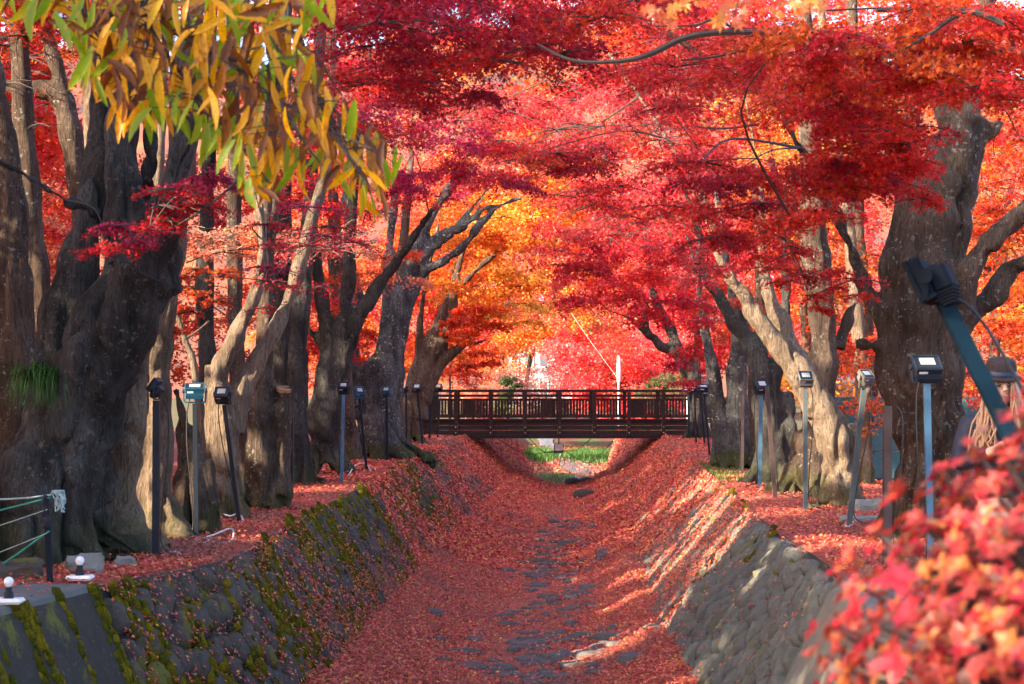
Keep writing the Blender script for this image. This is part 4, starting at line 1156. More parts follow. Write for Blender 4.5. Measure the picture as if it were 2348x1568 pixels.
# ------------------------------------------------------------------ bridge
M_WOOD = None
t = NT("bridge_timber")
g = t.noise(t.coord("Position", scale=(.6, 3, 6)), 7, 5, .65)
M_WOOD = t.pbr(t.ramp(g, [(0.3, (0.010, 0.004, 0.005)), (0.55, (0.025, 0.008, 0.009)), (0.75, (0.042, 0.014, 0.013))]), 0.55, 0.4, 0, t.bump(g, .4, .01))
M_BLACK = plain("black_steel", (0.012, 0.013, 0.016), 0.45, 0.2)
M_BOLT = plain("zinc_bolt", (0.5, 0.45, 0.42), 0.35, 0.9)
YB = 58.0
def bz(Y): return EYE - (Y - HZ) * YB / F
def bx(X): return (X - CX) * YB / F
br = empty("footbridge", (bx(1285), YB, 0)); tag(br, "dark brown timber footbridge with slatted railings spanning the canal", "bridge")
xa, xb = bx(968), bx(1640)
posts = [bx(1045 + 79.3 * i) for i in range(-1, 8)]
top, r2z, r3z, brail, base = bz(896), bz(907.5), bz(916.5), bz(955), bz(964)
for face, yf_ in ((0, YB), (1, YB + 2.2)):
    for nm, z, h, dp in (("top_rail", top, .09, .12), ("middle_rail", r2z, .075, .05), ("slat_rail", r3z, .06, .05), ("bottom_rail", brail, .08, .06)):
        m = MB(); m.box(((xa + xb) / 2, yf_ + .06, z), (xb - xa, dp, h), bev=.006); m.build(nm, M_WOOD, br)
    px0 = posts[0]
    for i, x in enumerate(posts):
        m = MB(); zt, zb = (top - .046, bz(999)) if face == 0 else (top - .046, .4)
        m.box((x, yf_ - .055 if face == 0 else yf_ + .125, (zt + zb) / 2), (.13, .1, zt - zb), bev=.006)
        po = m.build("post", M_WOOD, br)
        if face == 0 and 0 < i < 8:
            for zz in (bz(979), bz(992)):
                b = MB(); b.lathe([(.018, 0), (.018, .012), (.008, .016)], 10, Matrix.Translation((x, yf_ - .105, zz)) @ Matrix.Rotation(math.radians(90), 4, 'X'))
                b.build("bolt", M_BOLT, po)
    zt, zb = r3z + .03, brail - .04
    n = int((xb - xa) / .106)
    me0 = None; rnds = random.Random(face)
    for i in range(n):
        x = xa + .05 + i * .106
        if min(abs(x - q) for q in posts) < .085: continue
        if me0 is None:
            m = MB(); m.box((0, 0, 0), (.06, .022, zt - zb), bev=.003); o = m.build("slat", M_WOOD, None); me0 = o.data; o.parent = br
        else: o = link("slat", me0, br)
        o.location = Vector((x + rnds.uniform(-.004, .004), yf_ + .062, (zt + zb) / 2)) - Vector(br.location)
        o.rotation_euler = (0, rnds.uniform(-.006, .006), 0)
# fascia boards between posts, bottom beam, deck
for i in range(len(posts) - 1):
    m = MB()
    for k in range(3):
        h = (base - bz(997)) / 3
        m.box(((posts[i] + posts[i + 1]) / 2, YB + .02 + .004 * (k % 2), base - h * (k + .5)), (posts[i + 1] - posts[i] - .134, .05, h - .006), bev=.004)
    m.build("fascia_board", M_WOOD, br)
m = MB(); m.box(((xa + xb) / 2, YB - .03, base + .03), (xb - xa, .16, .06), bev=.005); m.build("deck_edge", M_WOOD, br)
m = MB(); m.box(((bx(1060) + bx(1535)) / 2, YB + .06, bz(1001)), (bx(1535) - bx(1060), .2, .12)); m.build("steel_beam", M_BLACK, br)
m = MB(); m.box(((bx(1060) + bx(1535)) / 2, YB + 2.2, bz(1001)), (bx(1535) - bx(1060), .2, .12)); m.build("steel_beam", M_BLACK, br)
nd = 64
dk = None
for i in range(nd):
    x = xa + (i + .5) * (xb - xa) / nd
    if dk is None:
        m = MB(); m.box((0, 0, 0), ((xb - xa) / nd - .008, 2.1, .04)); o = m.build("deck_plank", M_WOOD, None); dk = o.data; o.parent = br
    else: o = link("deck_plank", dk, br)
    o.location = Vector((x, YB + 1.14, base - .06)) - Vector(br.location)
# small shoes below the bottom rail
for i in range(7):
    m = MB(); m.box(((posts[i] + posts[i + 1]) / 2, YB + .03, (brail + base) / 2), (.06, .05, .06)); m.build("rail_shoe", M_WOOD, br)
# side panel at the left end of the bridge
m = MB()
for k in range(5): m.box((bx(972) - .1 * k - .05, YB + .05, bz(935)), (.092, .04, bz(900) - bz(975)), bev=.004)
m.build("end_panel", M_WOOD, br)

# ------------------------------------------------------------------ floodlight posts
M_NAVY = plain("navy_post_paint", (0.010, 0.016, 0.027), 0.5, 0.0, .2, scale=6)
M_STEELBLUE = plain("blue_post_paint", (0.05, 0.13, 0.22), 0.4, 0.2, scale=6)
M_NAVYM = plain("lamp_housing_matte", (0.006, 0.009, 0.015), 0.8, 0, .06)
M_TEALPOST = plain("teal_post_paint", (0.006, 0.026, 0.045), 0.7, 0, .1, scale=6)
M_GREYSUNPOST = plain("grey_and_sunlit_post", (0.08, 0.105, 0.115), 0.5, 0.0, .25, scale=6)  # lighter grey, puts sunlight into the colour of the sunlit posts
M_BROWNPOST = plain("brown_post_paint", (0.06, 0.04, 0.04), 0.5, 0.1, scale=6)
M_HOUSE = plain("lamp_housing_navy", (0.012, 0.02, 0.034), 0.5, 0.0, .25, scale=8)
M_HOUSE_BLUE = plain("lamp_housing_blue", (0.02, 0.12, 0.2), 0.4, 0.3, scale=8)
M_HOUSE_SUNLIT = plain("lamp_housing_sunlit", (0.16, 0.155, 0.15), 0.4, 0.3, scale=8)  # lighter housing tone stands in for sun on the lit lamps
M_LENS = plain("lamp_glass", (0.42, 0.44, 0.43), 0.12, 0.0, 0.6, 0.08)
M_WHITE = plain("white_plastic", (0.78, 0.78, 0.78), 0.4, 0, .4, .04)
M_CABLE = plain("black_cable", (0.012, 0.012, 0.014), 0.5)
M_CABLEW = plain("white_cable", (0.62, 0.6, 0.58), 0.5)

def floodlight(bp, tp, yaw, tilt, label, house=None, post=None, w=.055, size=.22, head=True, head_off=.1, cable=True, group=None, side=1):
    """square post bp->tp with a tilting flood lamp; yaw turns the glass (0 = towards the viewer), tilt raises it"""
    house = house or M_HOUSE; post = post or M_NAVY
    root = empty("floodlight_post", bp); tag(root, label, "floodlight", group)
    m = MB(); m.tube([Vector(bp) - Vector((0, 0, .15)), tp], w * .7071, 4, sq=True); m.build("post", post, root)
    axis = (Vector(tp) - Vector(bp)).normalized()
    if head:
        n = Vector((math.sin(yaw) * math.cos(tilt), -math.cos(yaw) * math.cos(tilt), math.sin(tilt)))
        r = Vector((math.cos(yaw), math.sin(yaw), 0)); u = n.cross(r).normalized() * -1
        if u.z < 0: u = -u
        r = u.cross(n)
        c = Vector(tp) + axis * (head_off + size * .2)
        M = Matrix(((r.x, n.x, u.x, 0), (r.y, n.y, u.y, 0), (r.z, n.z, u.z, 0), (0, 0, 0, 1)))
        M3 = M
        b = MB(); T = Matrix.Translation(c) @ M
        def bx_(mm, cc, ss, bev=.0):
            q = MB(); q.box((0, 0, 0), ss, bev=bev); mm.add([T @ (Vector(v) + Vector(cc)) for v in q.v], q.f)
        s = size
        bx_(b, (0, .02, 0), (s, .045, s * .8), .008)
        bx_(b, (0, .048, s * .37), (s * 1.02, .02, s * .07), .004); bx_(b, (0, .048, -s * .37), (s * 1.02, .02, s * .07), .004)
        bx_(b, (s * .48, .048, 0), (s * .07, .02, s * .68), .004); bx_(b, (-s * .48, .048, 0), (s * .07, .02, s * .68), .004)
        bx_(b, (0, -.035, -s * .1), (s * .86, .07, s * .5), .012)
        hs = b.build("housing", house, root)
        g = MB(); bx_(g, (0, .046, .02 * s), (s * .88, .008, s * .62)); g.build("glass", M_LENS if False else M_HOUSE, hs)
        g = MB(); bx_(g, (0, .0515, .06 * s), (s * .56, .006, s * .36)); g.build("led_panel", M_LENS, hs)
        for k in range(5):
            g = MB(); bx_(g, (0, -.03 + .0, -s * (.36 + .055 * k) + .0), (s * .9, .075 - k * .009, s * .025)); g.build("cooling_fin", house, hs)
        g = MB(); bx_(g, (-s * .22, .012, -s * .405), (s * .32, .022, s * .012)); g.build("sticker", M_WHITE, hs)
        # U bracket
        k = MB(); e = size * .56
        pts = [c + r * e + n * .0, c + r * e - Vector((0, 0, size * .42)), Vector(tp) + axis * .012 + r * e * .92, Vector(tp) + axis * .012 - r * e * .92, c - r * e - Vector((0, 0, size * .42)), c - r * e]
        for a_, b_ in zip(pts[:-1], pts[1:]): k.tube([a_, b_], .011, 4, sq=True)
        k.lathe([(.001, 0), (.028, 0), (.028, .02), (.001, .02)], 10, Matrix.Translation(c + r * (e - .005)) @ r.to_track_quat('Z', 'Y').to_matrix().to_4x4())
        k.lathe([(.001, 0), (.028, 0), (.028, .02), (.001, .02)], 10, Matrix.Translation(c - r * (e - .005)) @ (-r).to_track_quat('Z', 'Y').to_matrix().to_4x4())
        k.build("bracket", house, root)
    else:
        c = Vector(tp)
    if cable:
        k = MB(); q = Vector(tp); b0 = Vector(bp); sd = Vector((side, -.2, 0)) * w
        st = c + Vector((side * size * .2, -.03, -size * .3)) if head else q + sd
        pts = [st, q + sd * 1.8 - axis * .12, q.lerp(b0, .35) + sd * 1.5 + Vector((side * .015, 0, 0)), q.lerp(b0, .7) + sd * .9, q.lerp(b0, .93) + sd * 1.1, b0 + sd * 3 + Vector((side * .08, -.04, .03)), b0 + Vector((side * .3, -.1, .025))]
        k.tube(spline(pts, 5), .007, 5); k.build("cable", M_CABLE, root)
    return root
GL = "floodlight posts along the left bank"; GRt = "floodlight posts along the right bank"
def FL(Xb, Yb, Xt, Yt, yaw, tilt, label, d=None, **kw):
    dd = GD(Yb) if d is None else d
    b = P(Xb, Yb, dd); b.z = 0; tp = P(Xt, Yt, dd + kw.pop('dy', 0))
    return floodlight(b, tp, yaw, tilt, label, **kw)
R_ = math.radians
FL(357, 1280, 359, 918, R_(-95), R_(38), "first floodlight from the left on a thick black post, lamp turned edge-on to the viewer", group=GL, w=.066, size=.18, side=1)
FL(451, 1243, 447, 925, R_(8), R_(68), "blue ribbed floodlight lying almost flat on its dark post before the hollow stump", group=GL, house=M_HOUSE_BLUE, w=.048, size=.21, side=-1)
FL(553, 1202, 514, 928, R_(-12), R_(30), "floodlight on a post leaning left before the forked sunlit maple", group=GL, w=.048, size=.18, side=-1)
FL(667, 1143, 668, 905, 0, R_(30), "bare dark post without a visible lamp beside the sawn off limb", group=GL, w=.06, head=False, side=-1)
FL(783, 1108, 787, 905, R_(2), R_(38), "level floodlight on an upright slate post before the many limbed dark maple", group=GL, w=.052, size=.18, post=M_STEELBLUE, side=-1)
FL(843, 1081, 824, 914, R_(40), R_(30), "floodlight turned right on a thin post leaning left, in front of the lichened tree foot", group=GL, house=M_HOUSE_BLUE, w=.05, size=.21, side=-1)
FL(888, 1057, 886, 910, R_(-14), R_(34), "blue floodlight on a black upright post in front of the spreading lichened maple", group=GL, house=M_HOUSE_BLUE, w=.06, size=.2, side=-1)
FL(932, 1036, 931, 905, R_(-80), R_(45), "slender post with its lamp seen edge-on just left of the bridge end posts", group=GL, w=.05, size=.2, side=-1)
FL(970, 1021, 957, 900, R_(-10), R_(32), "floodlight on a post leaning left nearest the left end of the bridge", group=GL, w=.06, size=.25, side=1)
FL(984, 1010, 987, 900, R_(5), R_(30), "left lamp of the close pair before the left end of the bridge railing", group=GL, w=.07, size=.26, d=53, side=1)
FL(1003, 1000, 1004, 898, R_(5), R_(30), "right lamp of the close pair before the left end of the bridge railing", group=GL, w=.045, size=.25, d=55, side=1)
FL(1846, 1172, 1845, 890, R_(12), R_(38), "floodlight lit bright cream by the sun on a grey green post before the leaning maple", group=GRt, house=M_HOUSE_SUNLIT, post=M_GREYSUNPOST, w=.055, size=.2, side=1)
FL(1943, 1206, 1980, 890, R_(38), R_(48), "sunlit floodlight on a grey post leaning right over the sprouting twigs", group=GRt, house=M_HOUSE_SUNLIT, post=M_GREYSUNPOST, w=.06, size=.19, side=1)
FL(1741, 1117, 1744, 905, R_(28), R_(38), "dark floodlight tilted up on the left post of the twin posts", group=GRt, w=.058, size=.24, post=M_STEELBLUE, side=-1)
FL(1778, 1143, 1758, 885, R_(28), R_(38), "brown leaning post crossing behind the dark tilted floodlight", group=GRt, w=.058, head=False, post=M_BROWNPOST, side=1)
FL(1701, 1088, 1703, 894, 0, 0, "bare brown post before the pale bluish twin trunk", group=GRt, w=.05, head=False, post=M_BROWNPOST, side=-1)
FL(1663, 1062, 1656, 900, 0, 0, "bare blue grey post against the left foot of the pale bluish twin trunk", group=GRt, w=.05, head=False, post=M_GREYSUNPOST, side=-1)
FL(1628, 1048, 1614, 905, R_(10), R_(70), "dark post with black wrapped lamp, front one of the clump at the right bridge end", group=GRt, w=.05, size=.28, side=1)
FL(1616, 1024, 1606, 900, R_(-20), R_(40), "thin dark post with small lamp behind the front one of the right bridge end clump", group=GRt, w=.05, size=.22, d=47.5, side=1)
FL(1596, 1012, 1592, 905, R_(-10), R_(75), "dark post with drooping black wrapped lamp second from the right bridge end", group=GRt, w=.05, size=.3, d=50.5, side=-1)
FL(1580, 1000, 1577, 903, R_(0), R_(75), "dark post nearest the right end of the bridge railing", group=GRt, w=.07, size=.3, d=54.5, side=-1)
floodlight(P(2135, 1334, 14.8) * 1 , P(2124, 880, 14.8), R_(6), R_(48), "floodlight with ribbed back on a bright blue post in front of the massive swollen trunk", M_HOUSE, M_STEELBLUE, .054, .235, group=GRt, side=-1)
floodlight(G(2033, 1300), P(2034, 930, GD(1300)), 0, 0, "thick dark brown bare post between the grey leaning post and the blurred bush", M_HOUSE, M_BROWNPOST, .075, head=False, group=GRt, side=1)
# the large tilted lamp close by
bb = P(2310, 965, 6.1); tb = P(2160, 685, 6.1); dv = (bb - tb); bb2 = tb + dv * ((tb.z - 0.0) / (tb.z - bb.z))
tb2 = tb
floodlight(bb2, tb2, R_(-114), R_(-24), "large near floodlight on a thick teal blue post tilted left over the red bush", M_NAVYM, M_TEALPOST, .054, .2, head_off=.045, group=GRt, side=1)
# lamp hanging below the bridge
def hanging_lamp():
    d = 57.6; c = P(1281, 1027, d); root = empty("hanging_floodlight", c); tag(root, "square floodlight hanging upside down under the middle of the footbridge", "floodlight")
    s = .33
    m = MB(); m.box(c + Vector((0, .05, 0)), (s, .07, s * .86), bev=.01); m.box(c + Vector((0, .03, -s * .5)), (s * .96, .12, s * .1), bev=.01)
    h = m.build("housing", M_BLACK, root)
    m = MB(); m.box(c + Vector((0, .012, .02)), (s * .82, .01, s * .66)); m.build("glass", plain("lamp_glass_grey", (.42, .42, .42), .2), h)
    zt = bz(1005)
    m = MB(); m.tube([c + Vector((0, .05, s * .4)), (c.x, c.y + .05, zt)], .02, 6); m.build("stem", M_BLACK, root)
    m = MB()
    for x0, x1, sag in ((-.15, -2.1, .3), (.15, 1.1, .15), (.2, 1.9, .6), (.05, -1.0, .25)):
        a = c + Vector((x0, .05, -.1)); b = Vector((c.x + x1, c.y + .3, zt)); mid = a.lerp(b, .5) - Vector((0, 0, sag))
        m.tube(spline([a, mid, b], 6), .012, 4)
    m.tube(spline([c + Vector((.1, 0, -.2)), c + Vector((.2, 0, -.5)), c + Vector((.02, 0, -.62)), c + Vector((.1, 0, -.18))], 5), .01, 4)
    m.build("cable", M_CABLE, root)
hanging_lamp()
# white cables lying on the leaves
def ground_cable(pts, label, mat=None, r=.012):
    m = MB(); q = []
    for X, Y, z in pts:
        p = G(X, Y); p.z = z; q.append(p)
    m.tube(spline(q, 6), r, 5)
    c = q[0].copy(); V = np.array(m.v) - np.array(c)
    me = mesh_arrays("ground_cable", V, polys=m.f, smooth=True, mats=(mat or M_CABLEW,)); o = link("ground_cable", me); o.location = c
    tag(o, label, "cable", "cables lying among the leaves")
ground_cable([(412, 1216, .03), (430, 1206, .10), (455, 1207, .10), (470, 1222, .03), (478, 1240, .02), (465, 1250, .02), (452, 1246, .03), (490, 1236, .05), (530, 1228, .08), (532, 1244, .03), (500, 1250, .02), (470, 1243, .04)], "coiled white cable round the foot of the blue topped floodlight")
ground_cable([(268, 1276, .03), (290, 1258, .05), (325, 1240, .12), (332, 1238, .14), (340, 1256, .03)], "grey cable looping up against the brown fluted trunk")
ground_cable([(362, 1262, .02), (376, 1262, .05), (390, 1272, .02), (370, 1278, .02), (410, 1270, .03), (404, 1278, .02)], "white cable curled at the foot of the thick black post")
ground_cable([(506, 1184, .04), (528, 1188, .03), (545, 1186, .05), (556, 1196, .04), (552, 1206, .02)], "thin white cable at the foot of the leaning left floodlight")
ground_cable([(798, 1095, .03), (815, 1084, .15), (838, 1080, .15), (850, 1086, .05)], "white cable arching over the leaves by the level floodlight")
ground_cable([(1938, 1205, .03), (1950, 1200, .06), (1956, 1204, .02), (1944, 1211, .02), (1936, 1207, .02)], "white cable wound round the foot of the grey post leaning right")
ground_cable([(1868, 1100, 1.0), (1872, 1080, .9), (1888, 1130, .35), (1893, 1160, .03)], "pale cable hanging behind the sunlit grey green post", r=.008)

# ------------------------------------------------------------------ rope fence, bulbs, rocks
M_ROPE_W = plain("white_rope", (.30, .42, .42), .8, scale=60); M_ROPE_G = plain("green_rope", (.02, .22, .17), .6, scale=60)
d = GD(1340); pb = P(115, 1340, d); pb.z = 0; pt = P(105, 1134, d)
rf = empty("rope_fence", pb); tag(rf, "black fence post with white and green ropes stretched out of the left edge", "rope fence")
m = MB(); ax = (pt - pb)
h = ax.length; Mp = Matrix.Translation(pb) @ ax.to_track_quat('Z', 'Y').to_matrix().to_4x4()
m.lathe([(.028, -.1), (.028, h * .62), (.034, h * .63), (.034, h * .66), (.026, h * .67), (.03, h * .72), (.026, h * .74), (.026, h * .80), (.03, h * .81), (.026, h * .83), (.026, h * .94), (.03, h * .95), (.03, h * .985), (.02, h)], 14, Mp)
m.build("post", M_NAVY, rf, smooth=True)
p2 = P(-420, 1330, d + 1.2); p2.z = 0
m = MB(); m.tube([p2 - Vector((0, 0, .1)), p2 + Vector((0, 0, .8))], .028, 12); m.build("post", M_NAVY, rf)
def rope(X0, Y0, X1, Y1, sag, r, mat):
    a = P(X0, Y0, d - .03); b = P(X1, Y1, d + 1.2)
    m = MB(); q = [a.lerp(b, i / 10) - Vector((0, 0, sag * 4 * (i / 10) * (1 - i / 10))) for i in range(11)]
    m.tube(q, r, 6); m.build("rope", mat, rf, smooth=True)
rope(118, 1134, -420, 1010, .22, .008, M_ROPE_W); rope(116, 1140, -420, 1230, .06, .009, M_ROPE_G)
rope(108, 1168, -420, 1330, .02, .004, M_ROPE_W); rope(108, 1222, -420, 1420, .02, .004, M_ROPE_W); rope(112, 1218, -420, 1500, .12, .010, M_ROPE_G)
m = MB(); rt = random.Random(2); c = P(131, 1130, d - .05)
for k in range(14):
    m.tube(spline([c + Vector((rt.uniform(-.05, .02), rt.uniform(-.02, .02), 0)), c + Vector((rt.uniform(-.04, .07), rt.uniform(-.03, .03), .02)), c + Vector((rt.uniform(-.04, .09), rt.uniform(-.03, .03), -.05)), c + Vector((rt.uniform(-.02, .06), rt.uniform(-.03, .03), -.15 + rt.uniform(-.03, .04)))], 3), .007, 5)
m.build("rope_knot", M_ROPE_W, rf)
def bulb(Xc, Yb, label):
    dd = GD(Yb, .03); b = P(Xc, Yb, dd); root = empty("bulb_lamp", b); tag(root, label, "lamp", "white bulbs on the coping")
    m = MB(); m.box(b + Vector((0, 0, .022)), (.225, .17, .044), bev=.02); m.build("base_plate", M_WHITE, root)
    m = MB(); m.lathe([(.04, .044), (.036, .06), (.036, .085), (.026, .10), (.026, .125), (.02, .13)], 14, Matrix.Translation(b)); m.build("socket", M_NAVY, root, smooth=True)
    m = MB(); m.lathe([(.016, .128), (.024, .135), (.035, .155), (.038, .17), (.035, .185), (.024, .2), (.008, .207)], 16, Matrix.Translation(b))
    m.build("bulb", M_WHITE, root, smooth=True)
bulb(183, 1330, "white bulb lamp on the coping in front of the flat grey rock, farther of two")
bulb(20, 1384, "white bulb lamp at the left picture edge on the coping, nearer of two")
def rock(X, Y, sx, sy, sz, label, seed, mat=None, rot=0, name="rock", cat="rock"):
    p = G(X, Y); m = MB(); m.box((0, 0, 0), (sx, sy, sz), bev=min(sx, sy, sz) * .22)
    bm_v = m.v; me = bpy.data.meshes.new(name); me.from_pydata(bm_v, [], m.f)
    ob = bpy.data.objects.new("raw", me); COL.objects.link(ob)
    s = ob.modifiers.new("s", 'SUBSURF'); s.levels = 3; s.subdivision_type = 'SIMPLE'
    dg = bpy.context.evaluated_depsgraph_get(); m2 = bpy.data.meshes.new_from_object(ob.evaluated_get(dg))
    bpy.data.objects.remove(ob); bpy.data.meshes.remove(me)
    n = len(m2.vertices); V = np.empty(n * 3, dtype=np.float32); m2.vertices.foreach_get("co", V); V = V.reshape(-1, 3)
    a = min(sx, sy, sz * 1.5)
    V = V + (.16 * a * np.stack([fbm(V * 1.7 / a, seed + k, 3) for k in range(3)], -1)).astype(np.float32); V[:, 2] += sz * .38
    m2.vertices.foreach_set("co", V.ravel()); m2.polygons.foreach_set("use_smooth", np.ones(len(m2.polygons), dtype=bool)); m2.name = name
    m2.materials.clear(); m2.materials.append(mat or M_ROCK); o = link(name, m2); o.location = p; o.rotation_euler = (0, 0, rot); tag(o, label, cat)
    try: m2.set_sharp_from_angle(angle=R_(40))
    except Exception: pass
rock(195, 1318, .34, .2, .2, "flat sided greenish rock behind the farther white bulb", 4)
rock(287, 1304, .17, .16, .13, "small grey rock in red leaves at the wall top edge", 9, rot=.5)
rock(30, 1330, .5, .4, .18, "mossy low rock behind the rope fence post at the left edge", 14, M_STONE_L)
rock(2010, 1176, .62, .4, .2, "upper flat stone slab step behind the grey post leaning right", 21, rot=.1, name="stone_slab", cat="stone slab")
rock(1990, 1200, .7, .3, .1, "lower thin stone slab step at the foot of the grey post leaning right", 25, rot=-.05, name="stone_slab", cat="stone slab")

# hanging fern tuft in the fork of the huge dark tree
rg = np.random.default_rng(3)
c0 = P(85, 860, 16.3)
n = 420
V = []; I = []; Cc = []
for k in range(n):
    o = np.array(c0) + rg.normal(0, 1, 3) * np.array([.11, .05, .05]); a = rg.uniform(0, 6.28); L = rg.uniform(.2, .45)
    dr = np.array([math.cos(a), -abs(math.sin(a)) * .8 - .15, 0]); w = np.cross(dr, [0, 0, 1]); w = w / np.linalg.norm(w) * .006
    b = len(V)
    for j in range(4):
        u = j / 3; p = o + dr * L * .55 * u + np.array([0, 0, .10 * math.sin(u * 2.2) - .42 * L * 2.2 * u * u])
        ww = w * (1 - u * .9); V += [p - ww, p + ww]
    col = np.array([.03, .11, .012]) * rg.uniform(.3, 1.7) * np.array([rg.uniform(.7, 1.8), 1, 1])
    Cc += [col] * 8
    for j in range(3): I += [(b + 2 * j, b + 2 * j + 1, b + 2 * j + 3), (b + 2 * j, b + 2 * j + 3, b + 2 * j + 2)]
V = np.array(V) - np.array(c0)
me = mesh_arrays("fern_tuft", V, tris=I, col=np.array(Cc), mats=(M_GRASS,)); o = link("fern_tuft", me); o.location = c0
tag(o, "green drooping grass tuft growing in the fork of the huge dark tree", "fern")
o["kind"] = "thing"

# teal block wall and pale house behind the right row
M_TEAL = plain("teal_block", (.03, .10, .125), .6, scale=20)
bw = empty("block_wall", P(2020, 1120, 31)); bw.location.z = 0; tag(bw, "low teal grey block wall with wire ropes behind the leaning sunlit maple", "wall")
blk = None
for r in range(3):
    for k in range(7):
        x = P(1900, 0, 31).x + k * .52 + (.26 if r % 2 else 0); z = .26 + r * .50
        if blk is None:
            m = MB(); m.box((0, 0, 0), (.505, .2, .485), bev=.015); o = m.build("block", M_TEAL, None); blk = o.data; o.parent = bw
        else: o = link("block", blk, bw)
        o.location = Vector((x, 31, z)) - Vector(bw.location)

def house(X0, X1, Ytop, Ybot, d, label, wallc, roofc, rows, cols_, name="house"):
    x0 = P(X0, 0, d).x; x1 = P(X1, 0, d).x; zt = P(0, Ytop, d).z; zb = 0
    root = empty(name, ((x0 + x1) / 2, d, 0)); tag(root, label, "building")
    mw = plain("plaster_" + name, wallc, .8, scale=.5, var=.08); mr = plain("roof_" + name, roofc, .6, scale=2); mg = plain("window_" + name, (.08, .11, .14), .2)
    m = MB(); m.box(((x0 + x1) / 2, d + 3, (zt + zb) / 2), (x1 - x0, 6, zt - zb)); m.build("wall", mw, root)
    m = MB(); e = .5; w = (x1 - x0) / 2 + e; cx = (x0 + x1) / 2
    m.add([(cx - w, d - e, zt), (cx + w, d - e, zt), (cx + w, d + 6 + e, zt), (cx - w, d + 6 + e, zt), (cx - w, d - e, zt + .25), (cx + w, d - e, zt + .25), (cx + w, d + 3, zt + 1.6), (cx - w, d + 3, zt + 1.6), (cx - w, d + 6 + e, zt + .25), (cx + w, d + 6 + e, zt + .25)],
          [(0, 1, 5, 4), (4, 5, 6, 7), (7, 6, 9, 8), (2, 3, 8, 9), (0, 3, 2, 1), (0, 4, 7, 8, 3), (1, 2, 9, 6, 5)]); m.build("roof", mr, root)
    for r in range(rows):
        for c in range(cols_):
            xx = x0 + (x1 - x0) * (c + .5) / cols_; zz = zb + (zt - zb) * (r + .55) / rows; ww = (x1 - x0) / cols_ * .5; hh = (zt - zb) / rows * .5
            m = MB(); m.box((xx, d - .03, zz), (ww + .2, .08, hh + .2)); f = m.build("window", plain("frame_" + name, (.6, .6, .6), .5), root)
            m = MB(); m.box((xx, d - .08, zz), (ww, .03, hh)); m.build("pane", mg, f)
house(1165, 1250, 690, 900, 150, "pale grey tall house glimpsed through the golden leaves", (.26, .28, .32), (.2, .21, .25), 3, 3)
house(1195, 1330, 790, 900, 142, "low pale house with a blue grey roof in the opening", (.28, .28, .31), (.10, .16, .28), 2, 4)
house(1930, 2060, 895, 1000, 60, "white walled house in the gap behind the leaning sunlit maple", (.7, .73, .78), (.1, .1, .12), 1, 3)
house(1540, 1630, 840, 960, 100, "teal fronted house behind the right end of the bridge", (.13, .22, .22), (.1, .12, .13), 1, 3)

# pale pole with stay wire, dark pole at the left end
dp = 70.0
b = P(1418, 900, dp); b.z = 0
up_ = empty("utility_pole", b); tag(up_, "white pole with thicker top and stay wire rising leftwards behind the bridge", "pole")
m = MB(); zt = P(0, 815, dp).z; m.lathe([(.04, 0), (.035, zt * .62), (.07, zt * .64), (.075, zt * .8), (.06, zt * .97), (.01, zt)], 12, Matrix.Translation(b)); m.build("mast", M_WHITE, up_, smooth=True)
m = MB(); m.tube([P(1416, 868, dp), P(1348, 775, dp + .6), P(1290, 690, dp + 1.2)], .005, 5); m.build("stay_wire", M_CABLEW, up_)
b = P(1031, 895, 63); b.z = 0
m = MB(); m.tube([Vector((0, 0, 0)), Vector((0, 0, P(0, 840, 63).z))], .045, 10); m.lathe([(.07, 0), (.07, .04), (.05, .05)], 10)
o = m.build("dark_pole", M_NAVY); o.location = b; tag(o, "slim navy pole standing behind the left end of the bridge railing", "pole")
b = P(1576, 950, 72); b.z = 0
m = MB(); m.tube([Vector((0, 0, 0)), Vector((0, 0, P(0, 846, 72).z))], .04, 8); m.box((0, 0, P(0, 852, 72).z), (.5, .1, .22), bev=.03)
o = m.build("pale_post", M_WHITE); o.location = b; tag(o, "pale post with a small box head behind the right end of the bridge", "post")
